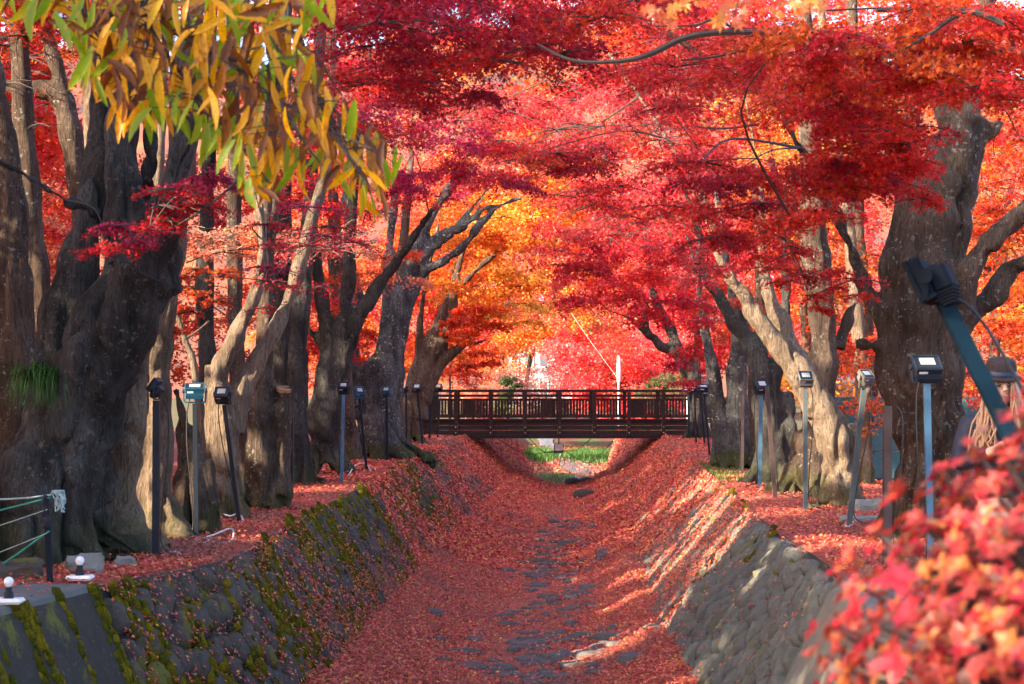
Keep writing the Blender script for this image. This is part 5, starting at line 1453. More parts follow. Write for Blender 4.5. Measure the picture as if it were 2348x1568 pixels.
# ------------------------------------------------------------------ chestnut branch (hanging long leaves)
def in_poly(x, y, poly):
    c = False; j = len(poly) - 1
    for i in range(len(poly)):
        xi, yi = poly[i]; xj, yj = poly[j]
        if (yi > y) != (yj > y) and x < (xj - xi) * (y - yi) / (yj - yi) + xi: c = not c
        j = i
    return c
def chestnut_mat(name, a, b, edge):
    t = NT(name)
    gen = t.coord("Generated"); n = t.noise(t.coord("Object"), 28, 4); oi = t.new("ShaderNodeObjectInfo")
    w = t.new("ShaderNodeTexWave"); w.inputs["Scale"].default_value = 13; w.inputs["Distortion"].default_value = .6
    w.bands_direction = 'Y'
    sx = t.new("ShaderNodeSeparateXYZ"); t.link(gen, sx.inputs[0])
    ab = t.math('ABSOLUTE', t.math('SUBTRACT', sx.outputs[0], .5))
    cb = t.new("ShaderNodeCombineXYZ"); t.link(ab, cb.inputs[0]); t.link(t.math('ADD', sx.outputs[1], t.math('MULTIPLY', ab, -.22)), cb.inputs[1]); t.link(cb.outputs[0], w.inputs["Vector"])
    c = t.mix(oi.outputs["Random"], a, b)
    c = t.mix(t.math('MULTIPLY', t.ramp(w.outputs["Fac"], [(0.0, (1, 1, 1)), (.28, (0, 0, 0))]), .4), c, tuple(v * .55 for v in a))
    c = t.mix(t.ramp(n, [(.55, (0, 0, 0)), (.66, (1, 1, 1))]), c, edge)
    c = t.mix(t.ramp(t.math('ADD', ab, t.math('MULTIPLY', n, .2)), [(.48, (0, 0, 0)), (.56, (1, 1, 1))]), c, edge)
    d = t.new("ShaderNodeBsdfDiffuse"); tr = t.new("ShaderNodeBsdfTranslucent"); t.link(c, d.inputs[0]); t.link(c, tr.inputs[0])
    m1 = t.new("ShaderNodeMixShader"); m1.inputs[0].default_value = .55; t.link(d.outputs[0], m1.inputs[1]); t.link(tr.outputs[0], m1.inputs[2])
    g = t.new("ShaderNodeBsdfGlossy"); g.inputs["Roughness"].default_value = .38
    m2 = t.new("ShaderNodeMixShader"); m2.inputs[0].default_value = .025; t.link(m1.outputs[0], m2.inputs[1]); t.link(g.outputs[0], m2.inputs[2])
    t.link(m2.outputs[0], t.out.inputs[0]); return t.m
CM = [(chestnut_mat("chestnut_gold", (.78, .37, .003), (.90, .52, .006), (.42, .15, .004)), .40), (chestnut_mat("chestnut_brown", (.17, .045, .003), (.38, .13, .005), (.09, .025, .004)), .40), (chestnut_mat("chestnut_green", (.18, .38, .012), (.38, .48, .02), (.5, .38, .015)), .20)]
def chestnut_mesh(rnd, mat):
    n = 9; vs = []; fs = []; curl = rnd.uniform(-.25, .4); fold = rnd.uniform(.15, .5); bend = rnd.uniform(-.12, .12)
    for i in range(n):
        u = i / (n - 1); w = .128 * math.sin(math.pi * min(1, u * .97 + .03)) ** .75 * (1 - .25 * u) * (1 + (.06 if i % 2 else -.05))
        if i == n - 1: w = .004
        z = -curl * u * u; x = bend * math.sin(math.pi * u)
        vs += [(x - w, u, z + fold * w), (x, u, z), (x + w, u, z + fold * w)]
    for i in range(n - 1):
        a = i * 3; fs += [(a, a + 1, a + 4, a + 3), (a + 1, a + 2, a + 5, a + 4)]
    return mesh_arrays("leaf", vs, polys=fs, smooth=True, mats=(mat,))
rnd = random.Random(12)
CMESH = [[chestnut_mesh(rnd, m) for _ in range(6)] for m, _ in CM]
POLY = [(-20, -40), (770, -40), (752, 20), (690, 90), (720, 150), (768, 225), (835, 300), (925, 375), (905, 425), (870, 455), (905, 500), (840, 470), (770, 420), (735, 395), (650, 420), (600, 470), (545, 395), (470, 330), (385, 275), (330, 300), (255, 285), (240, 215), (190, 200), (150, 90), (120, 20), (60, 60), (30, 20), (-20, 30)]
cb_ = empty("chestnut_branch", P(-60, -200, 7.6)); tag(cb_, "overhanging chestnut branch of long yellow brown and green leaves at the upper left", "branch")
o0 = Vector(cb_.location)
tw = MB()
TW = [[(-120, -260, 7.9), (120, -90, 7.8), (330, 40, 7.6), (500, 130, 7.5), (640, 230, 7.3), (760, 300, 7.2), (850, 340, 7.1), (900, 370, 7.1)], [(330, 40, 7.6), (400, 150, 7.5), (480, 250, 7.4), (560, 350, 7.3), (620, 420, 7.2)],
      [(120, -90, 7.8), (200, 40, 7.6), (260, 150, 7.5), (300, 230, 7.5)], [(500, 130, 7.5), (640, 160, 7.6), (720, 220, 7.5)], [(300, -120, 8.0), (520, -40, 7.9), (640, 40, 7.8), (700, 110, 7.7)], [(760, 300, 7.2), (820, 390, 7.2), (860, 440, 7.2)], [(640, 230, 7.3), (700, 330, 7.2), (740, 380, 7.2)], [(500, -40, 7.9), (420, -10, 7.8), (360, -30, 7.8)]]
nodes = []
for L in TW:
    sp = spline([P(*q) for q in L], 6); nodes += [Vector(p) for p in sp]
    tw.tube(sp, list(np.linspace(.010, .003, len(sp))), 5)
cnt = 0; tries = 0; used = []
crest = {}
while cnt < 500 and tries < 30000:
    tries += 1
    X = rnd.uniform(-30, 940); Y = rnd.uniform(-25, 520)
    # sample by leaf middle; denser along the lower diagonal
    if not in_poly(X, Y, POLY): continue
    if any(abs(X - a) < 12 and abs(Y - b) < 14 for a, b in used): continue
    used.append((X, Y))
    d = rnd.uniform(7.0, 8.0); mid = P(X, Y, d)
    ang = rnd.gauss(0, .38) + (.12 if X > 600 else -.08)          # from straight down
    if Y < 90 and rnd.random() < .35: ang += rnd.choice((-1, 1)) * rnd.uniform(.5, 1.2)
    ydir = Vector((math.sin(ang), rnd.uniform(-.35, .35), -math.cos(ang))).normalized()
    nrm = Vector((rnd.gauss(0, .6), -1, rnd.gauss(.1, .4))); nrm = (nrm - ydir * nrm.dot(ydir)).normalized(); xdir = ydir.cross(nrm)
    s = rnd.uniform(.125, .195) * (1.0 if X > 250 else 1.05)
    edge_low = not in_poly(X + 5, Y + 55, POLY)
    pr = [CM[0][1], CM[1][1], CM[2][1]]
    if edge_low: pr = [.36, .14, .5]
    elif X > 380 and Y < 170: pr = [.36, .3, .34]
    elif X < 250 : pr = [.42, .46, .12]
    else: pr = [.46, .46, .08]
    k = rnd.choices((0, 1, 2), pr)[0]
    me = CMESH[k][rnd.randrange(6)]
    base = mid - ydir * s * .5
    Mx = Matrix(((xdir.x, ydir.x, nrm.x, 0), (xdir.y, ydir.y, nrm.y, 0), (xdir.z, ydir.z, nrm.z, 0), (0, 0, 0, 1)))
    MM = Matrix.Translation(base - o0) @ Mx @ Matrix.Diagonal((s * rnd.uniform(.75, 1.05), s, s, 1))
    if cnt < 300:
        o = link("leaf", me, cb_); o.matrix_basis = MM
    else:
        V, Fq = crest.setdefault(k, ([], [])); b = len(V)
        V += [MM @ v.co for v in me.vertices]; Fq += [tuple(i + b for i in p.vertices) for p in me.polygons]
    nd_ = min(nodes, key=lambda p: (p - base).length + (0.3 if p.z < base.z - .02 else 0))
    if (nd_ - base).length < .55:
        tw.tube([nd_, nd_.lerp(base, .5) + Vector((0, 0, .02)), base], [.003, .0025, .002], 4, cap=False)
    cnt += 1
for k, (V, Fq) in crest.items():
    o = link("foliage", mesh_arrays("foliage", V, polys=Fq, smooth=True, mats=(CM[k][0],)), cb_); o["kind"] = "stuff"
tw.build("twigs", M_TWIG, cb_, kind="stuff")

# ------------------------------------------------------------------ orange maple spray close to the lens, top right
def near_leaf(rnd, mat, lobes=7):
    vs = [(0, 0, 0)]; fs = []; A = [90, 50, 130, 14, 166, -28, 208]; Ls = [1, .92, .92, .74, .74, .45, .45]
    for a, l in zip(A, Ls):
        a = math.radians(a + rnd.uniform(-4, 4)); c, s = math.cos(a), math.sin(a); b = len(vs); w = .13
        vs += [(c * l * .45 - s * w, s * l * .45 + c * w, -.03), (c * l, s * l, -.16 * l), (c * l * .45 + s * w, s * l * .45 - c * w, -.03)]
        fs += [(0, b + 2, b + 1), (0, b + 1, b)]
    return mesh_arrays("leaf", vs, polys=fs, mats=(mat,))
def tint_leaf(name, a, b, trans=.45):
    t = NT(name); oi = t.new("ShaderNodeObjectInfo"); n = t.noise(t.coord("Object"), 9, 3)
    c = t.mix(oi.outputs["Random"], a, b); c = t.mix(t.math('MULTIPLY', n, .5), c, tuple(v * .6 for v in a))
    d = t.new("ShaderNodeBsdfDiffuse"); tr = t.new("ShaderNodeBsdfTranslucent"); t.link(c, d.inputs[0]); t.link(c, tr.inputs[0])
    m1 = t.new("ShaderNodeMixShader"); m1.inputs[0].default_value = trans; t.link(d.outputs[0], m1.inputs[1]); t.link(tr.outputs[0], m1.inputs[2])
    g = t.new("ShaderNodeBsdfGlossy"); g.inputs["Roughness"].default_value = .4
    m2 = t.new("ShaderNodeMixShader"); m2.inputs[0].default_value = .05; t.link(m1.outputs[0], m2.inputs[1]); t.link(g.outputs[0], m2.inputs[2])
    t.link(m2.outputs[0], t.out.inputs[0]); return t.m
MOR = [tint_leaf("near_maple_orange", (.75, .24, .03), (.8, .38, .05)), tint_leaf("near_maple_redorange", (.7, .12, .03), (.78, .22, .06))]
NL = [near_leaf(rnd, m) for m in MOR for _ in range(3)]
sb = empty("maple_spray", P(1700, -120, 6.2)); tag(sb, "out of focus orange maple leaves hanging into the top edge right of the middle", "branch"); o0 = Vector(sb.location); tw = MB()
for L in ([(1800, -160, 6.3), (1700, -60, 6.2), (1600, 0, 6.1), (1500, 20, 6.1)], [(1800, -160, 6.3), (1850, -60, 6.2), (1860, 10, 6.2)], [(1700, -60, 6.2), (1690, 10, 6.1), (1680, 40, 6.1)]):
    sp = spline([P(*q) for q in L], 5); tw.tube(sp, .003, 4)
for i in range(120):
    X = rnd.choice((rnd.gauss(1540, 45), rnd.gauss(1660, 40), rnd.gauss(1850, 35), rnd.uniform(1450, 1900))); Y = rnd.uniform(-90, 25 + (35 if 1500 < X < 1560 or 1640 < X < 1720 else 5))
    o = link("leaf", NL[rnd.randrange(6)], sb); s = rnd.uniform(.038, .058)
    q = Euler((rnd.gauss(-1.9, .5), rnd.gauss(0, .5), rnd.gauss(0, .5)))
    o.location = P(X, Y, rnd.uniform(5.9, 6.4)) - o0; o.rotation_euler = q; o.scale = (s, s, s)
tw.build("twigs", M_TWIG, sb, kind="stuff")

# ------------------------------------------------------------------ red bush close to the lens, lower right
MB_ = [tint_leaf("bush_coral", (.66, .09, .06), (.74, .21, .14), .3), tint_leaf("bush_crimson", (.60, .025, .045), (.66, .05, .07), .3), tint_leaf("bush_orange", (.78, .28, .07), (.7, .2, .07), .3), tint_leaf("bush_brown", (.36, .18, .12), (.46, .28, .19), .3)]
def oval_leaf(mat):
    n = 6; vs = []; fs = []
    for i in range(n):
        u = i / (n - 1); w = .24 * math.sin(math.pi * min(1, .06 + u * .93)) ** .8 if i < n - 1 else .01
        vs += [(-w, u, .25 * w - .18 * u * u), (0, u, -.18 * u * u), (w, u, .25 * w - .18 * u * u)]
    for i in range(n - 1):
        a = i * 3; fs += [(a, a + 1, a + 4, a + 3), (a + 1, a + 2, a + 5, a + 4)]
    return np.array(vs), fs, mesh_arrays("leaf", vs, polys=fs, smooth=True, mats=(mat,))
OV = [oval_leaf(m) for m in MB_]
bc = Vector((1.2, 2.95, 1.08)); br_ = Vector((.62, .6, .61))
bush = empty("azalea_bush", (bc.x, bc.y, 0)); tag(bush, "strongly blurred red and coral leaved bush filling the lower right corner", "bush"); o0 = Vector(bush.location)
tw = MB(); rest = [([], []) for _ in MB_]; placed = 0
whorls = []
for i in range(4200):
    while True:
        v = Vector((rnd.gauss(0, 1), rnd.gauss(0, 1), rnd.gauss(0, 1))).normalized()
        if v.z > -.75 and v.x < .8 and v.y < .35: break
    k = rnd.uniform(.7, 1.06) if i % 2 else rnd.uniform(.9, 1.08)
    k *= 1 + .10 * mnoise.noise(v * 2.5)
    whorls.append((bc + Vector((v.x * br_.x, v.y * br_.y, v.z * br_.z)) * k, v, k))
whorls += [(P(1960, 1400, 2.62), Vector((-.9, -.2, .3)), 2), (P(1990, 1480, 2.6), Vector((-.8, -.2, -.3)), 2), (P(2060, 1330, 2.6), Vector((-.6, -.3, .5)), 2), (P(2090, 1420, 2.5), Vector((-.6, -.4, .2)), 2), (P(2050, 1520, 2.55), Vector((-.7, -.3, 0)), 2)]
whorls.sort(key=lambda w: (w[2] < 1.5, w[0].y + w[0].x * .6))
for c, v, k in whorls:
    nl = rnd.randint(6, 9); ax = (v + Vector((rnd.gauss(0, .3), rnd.gauss(0, .3), .35 + rnd.gauss(0, .2)))).normalized()
    a1 = ax.orthogonal().normalized(); a2 = ax.cross(a1); ph = rnd.random() * 6
    tone = rnd.choices((0, 1, 2, 3), (.56, .24, .10, .10))[0]
    for j in range(nl):
        th = ph + 2 * math.pi * j / nl + rnd.uniform(-.3, .3)
        yd = (a1 * math.cos(th) + a2 * math.sin(th) + ax * rnd.uniform(.1, .8)).normalized(); nn = (ax - yd * ax.dot(yd)).normalized(); xd = yd.cross(nn)
        s = rnd.uniform(.016, .028) * (1.6 if k > 1.5 else 1)
        m_i = tone if rnd.random() < .7 else rnd.choices((0, 1, 2, 3), (.45, .22, .2, .13))[0]
        if k > 1.5: m_i = 1
        Mx = Matrix.Translation(c) @ Matrix(((xd.x, yd.x, nn.x, 0), (xd.y, yd.y, nn.y, 0), (xd.z, yd.z, nn.z, 0), (0, 0, 0, 1))) @ Matrix.Diagonal((s, s, s, 1))
        if placed < 300:
            o = link("leaf", OV[m_i][2], bush); o.matrix_basis = Matrix.Translation(-o0) @ Mx; placed += 1
        else:
            vs, fs, _ = OV[m_i]; V, Fq = rest[m_i]; b = len(V); V += [Mx @ Vector(q) - o0 for q in vs]; Fq += [tuple(x + b for x in f) for f in fs]
    if rnd.random() > .35: continue
    root_ = bc + Vector((rnd.gauss(0, .1), rnd.gauss(0, .1), -1.0))
    inner = bc + Vector((v.x * br_.x, v.y * br_.y, v.z * br_.z)) * .45 + Vector((0, 0, -.12))
    tw.tube(spline([root_, inner, c], 4), list(np.linspace(.007, .0018, 9)), 4, cap=False)
allV = []; allF = []; mi = []
for k, (V, Fq) in enumerate(rest):
    b = len(allV); allV += V; allF += [tuple(x + b for x in f) for f in Fq]; mi += [k] * len(Fq)
me = mesh_arrays("foliage", allV, polys=allF, smooth=True, mats=MB_); me.polygons.foreach_set("material_index", np.array(mi, dtype=np.int32)); o = link("foliage", me, bush); o["kind"] = "stuff"
tw.build("twigs", plain("bush_twig", (.10, .08, .075), .8), bush, kind="stuff")

# ------------------------------------------------------------------ person behind the bush
def skin_body(name, chains, mat, parent, lv=2, root_i=0):
    vs = []; es = []; rs = []; idx = {}
    for ch in chains:
        prev = None
        for key, p, r in ch:
            if key not in idx: idx[key] = len(vs); vs.append(p); rs.append(r)
            if prev is not None: es.append((prev, idx[key]))
            prev = idx[key]
    me = bpy.data.meshes.new(name); me.from_pydata(vs, es, []); ob = bpy.data.objects.new("raw", me); COL.objects.link(ob)
    md = ob.modifiers.new("k", 'SKIN'); md.use_smooth_shade = True
    for i, r in enumerate(rs):
        me.skin_vertices[0].data[i].radius = r if isinstance(r, tuple) else (r, r)
    me.skin_vertices[0].data[root_i].use_root = True
    sm = ob.modifiers.new("s", 'SUBSURF'); sm.levels = lv
    dg = bpy.context.evaluated_depsgraph_get(); m2 = bpy.data.meshes.new_from_object(ob.evaluated_get(dg))
    bpy.data.objects.remove(ob); bpy.data.meshes.remove(me); m2.name = name; m2.materials.clear(); m2.materials.append(mat)
    m2.polygons.foreach_set("use_smooth", np.ones(len(m2.polygons), dtype=bool))
    return link(name, m2, parent)
M_SKIN = plain("skin", (.55, .33, .24), .5, var=.06); M_JACKET = plain("navy_jacket", (.010, .014, .03), .75, scale=30); M_TROUS = plain("dark_trousers", (.02, .02, .024), .8)
M_HAIR = plain("light_brown_hair", (.34, .19, .11), .45, scale=50); M_HAT = plain("mauve_hat", (.028, .018, .02), .8)
pp = P(2288, 0, 11.0); pp.z = .06
pr_ = empty("person", pp); tag(pr_, "person with long fair hair, brimmed hat and navy jacket looking down behind the red bush", "person")
skin_body("body", [
    [("pel", (0, 0, .92), (.15, .11)), ("wst", (0, .01, 1.08), (.125, .09)), ("chs", (0, 0, 1.30), (.155, .105)), ("sh", (0, .01, 1.42), (.10, .075)), ("nk", (0, -.01, 1.49), .05), ("hd0", (0, -.04, 1.56), (.06, .07)), ("hd1", (0, -.055, 1.64), (.075, .092)), ("hd2", (0, -.04, 1.71), (.06, .075))],
    [("sh", 0, 0), ("s1", (-.17, .01, 1.39), .062), ("e1", (-.26, -.06, 1.13), .046), ("w1", (-.10, -.30, 1.24), .032), ("h1", (-.06, -.35, 1.28), (.034, .022))],
    [("sh", 0, 0), ("s2", (.17, .01, 1.39), .062), ("e2", (.25, -.05, 1.13), .046), ("w2", (.10, -.28, 1.20), .032), ("h2", (.05, -.34, 1.25), (.034, .022))],
    [("pel", 0, 0), ("k1", (-.10, -.01, .50), .066), ("a1", (-.11, .02, .08), .044), ("f1", (-.12, -.14, .035), (.04, .03))],
    [("pel", 0, 0), ("k2", (.10, -.01, .50), .066), ("a2", (.11, .02, .08), .044), ("f2", (.12, -.14, .035), (.04, .03))]], M_SKIN, pr_)
skin_body("jacket", [
    [("pel", (0, 0, .86), (.175, .13)), ("wst", (0, .01, 1.06), (.16, .12)), ("chs", (0, 0, 1.30), (.185, .13)), ("sh", (0, .01, 1.425), (.12, .09)), ("nk", (0, 0, 1.475), .066)],
    [("sh", 0, 0), ("s1", (-.18, .01, 1.39), .083), ("e1", (-.275, -.06, 1.13), .070), ("w1", (-.125, -.27, 1.225), .052)],
    [("sh", 0, 0), ("s2", (.18, .01, 1.39), .083), ("e2", (.27, -.05, 1.13), .070), ("w2", (.125, -.25, 1.185), .052)]], M_JACKET, pr_)
skin_body("trousers", [[("pel", (0, 0, .90), (.165, .12)), ("t1", (-.095, 0, .75), .092), ("k1", (-.10, -.01, .50), .078), ("a1", (-.11, .02, .12), .066)], [("pel", 0, 0), ("t2", (.095, 0, .75), .092), ("k2", (.10, -.01, .50), .078), ("a2", (.11, .02, .12), .066)]], M_TROUS, pr_)
hair = MB(); rh = random.Random(4)
for k in range(260):
    a = rh.uniform(-2.6, 2.6); s_ = math.sin(a); c_ = math.cos(a)
    if abs(a) > 2.05 and rh.random() < .5: continue
    x0, y0 = .078 * s_, -.045 + .092 * c_
    q = [Vector((x0 * .5, -.045 + .05 * c_, 1.755)), Vector((x0 * 1.12, -.045 + .105 * c_, 1.68)), Vector((x0 * 1.35 + rh.gauss(0, .012), y0 - .01, 1.55)), Vector((x0 * 1.75 + rh.gauss(0, .02), y0 * .8 - .05 + rh.gauss(0, .02), 1.40)), Vector((x0 * 1.9 + rh.gauss(0, .035), y0 * .5 - .10 + rh.gauss(0, .02), 1.24 + rh.gauss(0, .05)))]
    hair.tube([Vector(v) + pp for v in spline(q, 3)], list(np.linspace(.011, .004, 13)), 4)
hair.build("hair", M_HAIR, pr_, smooth=True)
m = MB(); Mh = Matrix.Translation(pp + Vector((0, -.05, 1.70))) @ Euler((.22, 0, 0)).to_matrix().to_4x4()
m.lathe([(.128, -.01), (.132, 0), (.10, .015), (.098, .07), (.085, .11), (.04, .125), (.005, .128)], 20, Mh); m.build("hat", M_HAT, pr_, smooth=True)
m = MB(); m.lathe([(.101, .018), (.103, .02), (.102, .045), (.100, .047)], 20, Mh); m.build("hat_band", plain("blue_band", (.01, .03, .07), .4), pr_, smooth=True)
for s_ in (-1, 1):
    m = MB(); m.lathe([(.001, 0), (.012, .002), (.001, .006)], 8, Matrix.Translation(pp + Vector((.032 * s_, -.138, 1.645))) @ Matrix.Rotation(R_(90), 4, 'X')); m.build("eye", plain("eye", (.03, .02, .02), .2), pr_)
m = MB(); m.tube([pp + Vector((0, -.138, 1.655)), pp + Vector((0, -.152, 1.625)), pp + Vector((0, -.162, 1.61))], [.008, .012, .014], 7); m.build("nose", M_SKIN, pr_, smooth=True)
m = MB(); m.tube([pp + Vector((-.024, -.128, 1.578)), pp + Vector((0, -.137, 1.576)), pp + Vector((.024, -.128, 1.578))], [.004, .007, .004], 6); m.build("mouth", plain("lips", (.4, .12, .11), .5), pr_, smooth=True)
for s_, hx in ((-1, (-.06, -.35, 1.28)), (1, (.05, -.34, 1.25))):
    for k in range(5):
        b0 = pp + Vector(hx) + Vector((s_ * .012 - .0 , -.01, .016 * (k - 2)))
        L = (.05, .062, .068, .064, .05)[k]
        if k == 0: L = .045
        q = [b0, b0 + Vector((-s_ * L * .5, -.028, .004)), b0 + Vector((-s_ * L, -.012, .006))]
        m = MB(); m.tube(spline(q, 3), list(np.linspace(.009, .0065, 7)), 6); m.build("finger", M_SKIN, pr_, smooth=True)
ph_ = MB(); ph_.box((0, 0, 0), (.075, .009, .15), bev=.004)
o = ph_.build("phone", plain("phone_case", (.45, .3, .42), .3)); o.location = pp + Vector((0, -.385, 1.27)); o.rotation_euler = (.35, 0, 0); tag(o, "pinkish phone held in both hands by the person in the hat", "phone")
# ------------------------------------------------------------------ fallen leaves
rng = np.random.default_rng(77)
LIT = np.array([(.60, .10, .075), (.50, .055, .05), (.66, .17, .09), (.36, .075, .055), (.66, .24, .09), (.56, .09, .11), (.28, .08, .06), (.72, .15, .13), (.66, .40, .07), (.60, .24, .19)])
LW = np.array([.2, .16, .16, .12, .07, .09, .07, .07, .02, .04])
def litter(name, C, N, size, tpl, label, tone=None):
    C = np.asarray(C); n = len(C)
    k = rng.choice(len(LIT), n, p=LW / LW.sum()); col = LIT[k] * np.array([1.05, 1.16, 1.08]) * rng.uniform(.6, 1.3, (n, 1))
    pn = fbm(C * np.array([.9, .55, .9]), 41, 3); bw = np.clip(pn * 1.3 - .12, 0, .8)[:, None]; col = col * (1 - bw) + bw * np.array([.26, .115, .095]) * rng.uniform(.6, 1.5, (n, 1))
    if tone is not None: col = col * tone
    NN = N + rng.normal(0, .38, (n, 3))
    V, I, c = leaf_arrays(C, NN, size, np.clip(col, .005, .9), tpl, rng)
    me = mesh_arrays(name, V, tris=I, col=c, mats=(M_LITTER,)); o = link(name, me); tag(o, label, "fallen leaves", None, "stuff"); return o
def ysample(n, y0, y1, p=2.0):
    """more samples close by"""
    u = rng.random(n); a, b = y0 ** (1 - p), y1 ** (1 - p)
    return (a + (b - a) * u) ** (1 / (1 - p))
# canal bed
def bed_leaves(n, y0, y1, size, tpl, p):
    y = ysample(n, y0, y1, p); u = rng.random(n)
    xl = le(y) + lr(y); xr = re_(y) - rr(y)
    x = xl + (xr - xl) * (u * 1.56 - .28)
    z = bed_z(x, y)
    # the washed middle strip stays bare where the paving stones show
    strip = np.exp(-((x - (xl * .48 + xr * .52)) / .75) ** 2) * np.clip(.62 + .9 * vnoise(np.stack([x * 1.6, y * .55, 0 * x], -1), 4) + .25 * (np.abs(y - 33) < 6) + .2 * (y < 22), 0, 1)
    k = rng.random(n) > strip * .93
    C = np.stack([x, y, z + rng.uniform(.004, .05, n) ** 1.0], -1)[k]
    return litter("leaf_litter", C, np.array([[0, -.15, 1.0]]), size * rng.uniform(.7, 1.25, len(C)), tpl, "red fallen maple leaves covering the dry canal bed", None)
bed_leaves(120000, 15, 32, .030, STAR3, 2.0)
bed_leaves(70000, 32, 61.5, .042, KITE, 2.0)
# banks
def bank_leaves(side, n, y0, y1, w, size, tpl, p):
    y = ysample(n, y0, y1, p); o = np.abs(rng.random(n)) ** 1.3 * w + .05
    x = (le(y) if side < 0 else re_(y)) + side * o
    dens = np.clip((y - (14.2 if side < 0 else 15.0)) / 1.5, .06, 1) * np.clip(.35 + o / .7, 0, 1)
    k = rng.random(n) < dens
    z = .045 * vnoise(np.stack([x * 1.1, y * 1.1, 0 * x], -1), 3) * np.clip(o / .6, 0, 1)
    C = np.stack([x, y, z + rng.uniform(.006, .05, n)], -1)[k]
    litter("leaf_litter", C, np.array([[0, -.15, 1.0]]), size * rng.uniform(.7, 1.25, len(C)), tpl, "red fallen maple leaves on the %s bank between the trunks and the wall edge" % ("left" if side < 0 else "right"))
bank_leaves(-1, 42000, 13, 30, 3.6, .030, STAR3, 2.0); bank_leaves(-1, 16000, 30, 60, 4, .042, KITE, 1.5)
bank_leaves(1, 42000, 13, 30, 4.2, .030, STAR3, 2.0); bank_leaves(1, 16000, 30, 60, 4, .042, KITE, 1.5)
# walls
def wall_leaves(side, n, y0, y1, size, tpl, p, dens, label):
    y = ysample(n, y0, y1, p); t = rng.random(n)
    k = rng.random(n) < dens(y, t); y, t = y[k], t[k]
    C = wall_pt(side, y, t, rng.uniform(.03, .125, len(y)))
    nrm = np.array([[-side * .62 * 1.0, -.12, .78]])
    litter("leaf_litter", C, nrm, size * rng.uniform(.7, 1.25, len(C)), tpl, label)
def nz(y, t, s): return vnoise(np.stack([y * .9, t * 2.2, 0 * y], -1), s) * .5 + .5
dl = lambda y, t: np.clip(.10 + .6 * np.clip((y - 16.5) / 5, 0, 1) * (nz(y, t, 3) + .3 * t) + .55 * np.clip((t - .45) / .3, 0, 1) * np.clip((y - 18) / 4, 0, 1) + .9 * np.clip((y - 45 + 9 * t) / 7, 0, 1) + .5 * np.clip((t - .8) / .2, 0, 1) * np.clip((y - 17) / 4, 0, 1) - .2 * (np.abs(y - 32) < 12) * (t < .7), .012, .95)
dr = lambda y, t: np.clip(.015 + .35 * np.clip((y - 19.5) / 4, 0, 1) * (.4 + nz(y, t, 5)) + .75 * np.clip((y - 20.5) / 4, 0, 1) - .45 * np.clip(nz(y, t, 15) * 2 - 1.15, 0, 1) * (y < 34) + .5 * np.clip((t - .6) / .3, 0, 1) * np.clip((y - 19) / 4, 0, 1), .012, .95)
wall_leaves(-1, 84000, 14.5, 30, .028, STAR3, 1.8, dl, "red fallen maple leaves caught on the stones of the left wall")
wall_leaves(-1, 80000, 29, 66, .040, KITE, 1.6, dl, "red fallen maple leaves caught on the stones of the left wall")
wall_leaves(1, 90000, 15, 30, .028, STAR3, 1.8, dr, "red fallen maple leaves caught on the stones of the right wall")
wall_leaves(1, 80000, 29, 66, .040, KITE, 1.6, dr, "red fallen maple leaves caught on the stones of the right wall")

# ------------------------------------------------------------------ moss cushions on the walls
def moss(side, n, dens, label, y0, y1, p=1.7):
    y = ysample(n, y0, y1, p); t = rng.random(n) ** 1.15
    k = rng.random(n) < dens(y, t); y, t = y[k], t[k]; n = len(y)
    hm = rng.uniform(.03, .085, n) * (y > 14.5) + .03 * (y <= 14.5)
    c = wall_pt(side, y, t, hm); e = 1e-3
    ay = wall_pt(side, y + e, t, hm) - c; ay /= np.linalg.norm(ay, axis=1, keepdims=True)
    al = wall_pt(side, y, t + e, hm) - c; al /= np.linalg.norm(al, axis=1, keepdims=True)
    nn = np.cross(al, ay) * (1 if side < 0 else -1); nn[nn[:, 2] < 0] *= -1
    a = rng.uniform(.014, .042, n) * (1 + (y - 15) / 60); b = a * rng.uniform(1.1, 3.0, n); h = rng.uniform(.02, .045, n)
    m = 8; th = np.linspace(0, 2 * np.pi, m, endpoint=False)
    rad = rng.uniform(.6, 1.25, (n, m))
    ring = lambda s, z: c[:, None] + ay[:, None] * (np.cos(th)[None, :, None] * (rad * s * a[:, None])[:, :, None]) + al[:, None] * (np.sin(th)[None, :, None] * (rad * s * b[:, None])[:, :, None]) + nn[:, None] * (z * h[:, None])[:, :, None]
    one = np.ones((n, m))
    V = np.concatenate([ring(1.0, -.8 * one), ring(.7, .75 * one), (c + nn * h[:, None])[:, None]], 1)
    T = []
    for i in range(m):
        j = (i + 1) % m
        T += [(i, j, m + j), (i, m + j, m + i), (m + i, m + j, 2 * m)]
    I = (np.arange(n) * (2 * m + 1))[:, None, None] + np.array(T)[None]
    col = np.array([(.14, .125, .008), (.20, .165, .01), (.085, .09, .008), (.26, .20, .012)])[rng.integers(0, 4, n)] * rng.uniform(.7, 1.2, (n, 1))
    far = np.clip((y - 30) / 6, 0, 1)[:, None]; col = col * (1 - far * .5) + far * .5 * np.array([.08, .13, .03])
    me = mesh_arrays("moss", V.reshape(-1, 3), tris=I.reshape(-1, 3), col=np.repeat(col, 2 * m + 1, 0), smooth=True, mats=(M_MOSS,)); o = link("moss", me); tag(o, label, "moss", None, "stuff")
t = NT("moss"); a = t.new("ShaderNodeAttribute"); a.attribute_name = "col"; n_ = t.noise(t.coord("Position"), 70, 3)
M_MOSS = t.pbr(t.mix(n_, (.02, .022, .004), a.outputs["Color"]), .95, .05, 0, t.bump(n_, .8, .02))
